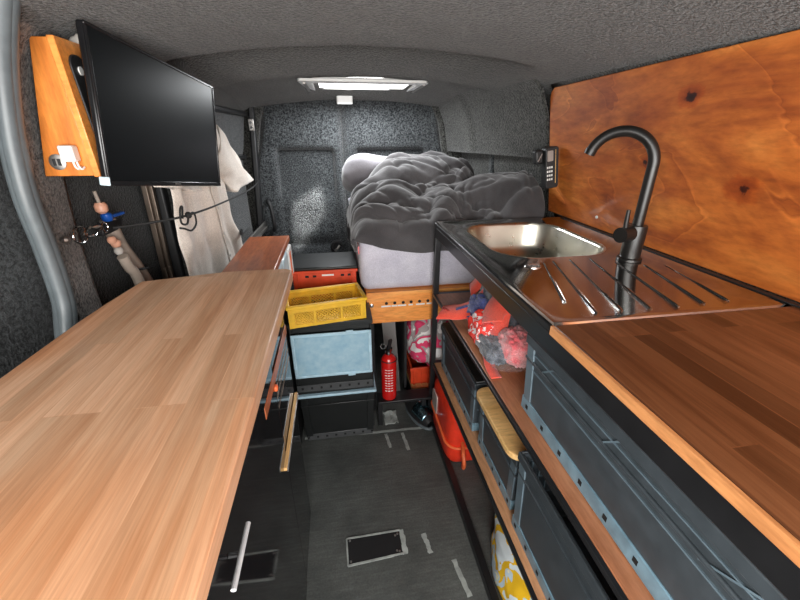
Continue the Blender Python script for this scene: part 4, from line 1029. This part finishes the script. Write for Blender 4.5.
ribbon([(.318,1.11,.640),(.345,1.085,.652),(.375,1.05,.668),(.42,1.02,.70),(.455,1.03,.735),(.49,1.06,.755),(.53,1.10,.765)], lambda t: .068-.018*t, [(-.25,-.2,1),(-.5,-.45,.75),(-.5,-.6,.6)], M['harness'], 'wide_strap', hn)
ribbon([(.365,1.075,.664),(.415,1.038,.70),(.45,1.045,.74),(.485,1.085,.775)], .010, [(-.4,-.35,.9),(-.55,-.55,.65)], M['navy'], 'edging', hn, th=.008)
ribbon([(.44,1.16,.69),(.46,1.13,.735),(.49,1.10,.765),(.54,1.06,.755),(.57,1.00,.73)], .055, [(-.6,-.3,.6),(-.3,-.6,.8)], M['harness'], 'shoulder_strap', hn)
ribbon([(.40,.87,.720),(.42,.90,.735),(.455,.925,.755),(.50,.95,.768),(.54,.98,.755)], lambda t: .06+.03*t, [(-.7,-.5,.5),(-.5,-.5,.7)], M['harness'], 'leg_strap', hn)
ribbon([(.45,.93,.755),(.49,.89,.765),(.53,.84,.75),(.57,.80,.73)], .075, [(-.6,-.3,.75),(-.5,-.3,.8)], M['harness'], 'waist_strap', hn)
ribbon([(.455,.955,.70),(.445,.93,.735),(.46,.905,.765)], .03, [(-.8,-.4,.3),(-.7,-.4,.5)], M['white'], 'reflective_strip', hn)
m = MB(); m.prism(rrect(.030,.014,.004,3), lambda a, b: V(.338+a*.7,1.10+b-a*.5,.653-.1*a), lambda a, b: V(.338+a*.7,1.10+b-a*.5,.656-.1*a)); m.build('stitched_patch', plastic('dark coral stitch', (.40,.04,.03), .8), hn)
ribbon([(.49,.965,.757),(.455,.925,.75),(.43,.885,.725),(.418,.86,.69),(.412,.85,.655)], lambda t: .075-.03*t, [(-.5,-.4,.75),(-.85,-.3,.4)], M['harness'], 'hanging_flap', hn)
ribbon([(.395,.965,.665),(.405,.94,.70),(.43,.93,.73),(.46,.94,.75)], .028, [(-.8,-.3,.5),(-.6,-.5,.6)], M['white'], 'white_strap', hn)
ribbon([(.385,.95,.640),(.40,.915,.668),(.42,.895,.70),(.44,.90,.73)], .020, [(-.8,-.3,.5),(-.6,-.5,.6)], M['navy'], 'navy_strap', hn)
heap('pouch', (.435,1.00,.680), (.042,.062,.045), M['navy'], 'navy blue pouch', None, 5, .35, 9, parent=hn, fold=.2)
m_ = heap('padding', (.49,.99,.695), (.06,.11,.06), M['greyblue'], None, None, 8, .25, 9, parent=hn, fold=.1)
cb_ = thing('clear_bag', (.43,.86,ZS), 'clear plastic bag of red and pink cloth beside the red harness', 'bag')
heap('folded_cloth', (.445,.80,.678), (.034,.050,.040), M['pinkred'], 'pink cloth inside the bag', None, 3, .25, 8, parent=cb_, fold=.16)
heap('red_cloth', (.400,.925,.668), (.030,.046,.040), M['orange_red'], 'red and white cloth', None, 4, .3, 9, parent=cb_, fold=.2)
heap('grey_cloth', (.402,.86,.652), (.028,.07,.024), M['greyblue'], 'crumpled grey cloth', None, 6, .3, 9, parent=cb_, fold=.22)
heap('film', (.425,.845,.676), (.064,.110,.050), M['clear'], 'clear crinkled film', None, 9, .12, 12, parent=cb_, fold=.08)
ribbon([(.385,.835,.632),(.375,.80,.628),(.372,.77,.626),(.372,.745,.625)], .028, [(0,0,1),(0,0,1)], M['harness'], 'strap_end', hn)

# ------------------------------------------------------------------ light
sc = bpy.context.scene
wd = bpy.data.worlds.new('world'); sc.world = wd; wd.use_nodes = True
bg = wd.node_tree.nodes['Background']; bg.inputs['Color'].default_value = (.95,.975,1,1); bg.inputs['Strength'].default_value = 1.35
def area(name, loc, tgt, sx, sy, e, col=(1,1,1)):
    l = bpy.data.lights.new(name, 'AREA'); l.shape = 'RECTANGLE'; l.size = sx; l.size_y = sy; l.energy = e; l.color = col
    o = bpy.data.objects.new(name, l); C.objects.link(o); o.location = loc
    o.rotation_euler = (Vector(tgt)-Vector(loc)).to_track_quat('-Z', 'Y').to_euler(); return o
area('windscreen_light', (.15,-.75,1.05), (.2,1.2,.5), 1.3, .9, 38, (1,.98,.95))
area('side_door_light', (-.60,-.25,1.25), (.5,.9,.8), .7, .5, 14, (1,.97,.92))
area('roof_light_lamp', (.15,2.07,1.355), (.15,2.0,0), .42, .30, 9, (.95,.98,1))
b_ = area('sun_patch_lamp', (-.03,2.16,1.372), (-.19,2.42,.80), .17, .20, .55, (1,.97,.92)); b_.data.spread = math.radians(5)  # added narrow lamp, stands in for sun falling on the left rear door
sc.cycles.caustics_reflective = False; sc.cycles.caustics_refractive = False
vs_ = sc.view_settings
vs_.view_transform = 'Standard'; vs_.look = 'None'; vs_.gamma = 1; vs_.use_curve_mapping = False; vs_.exposure = .6
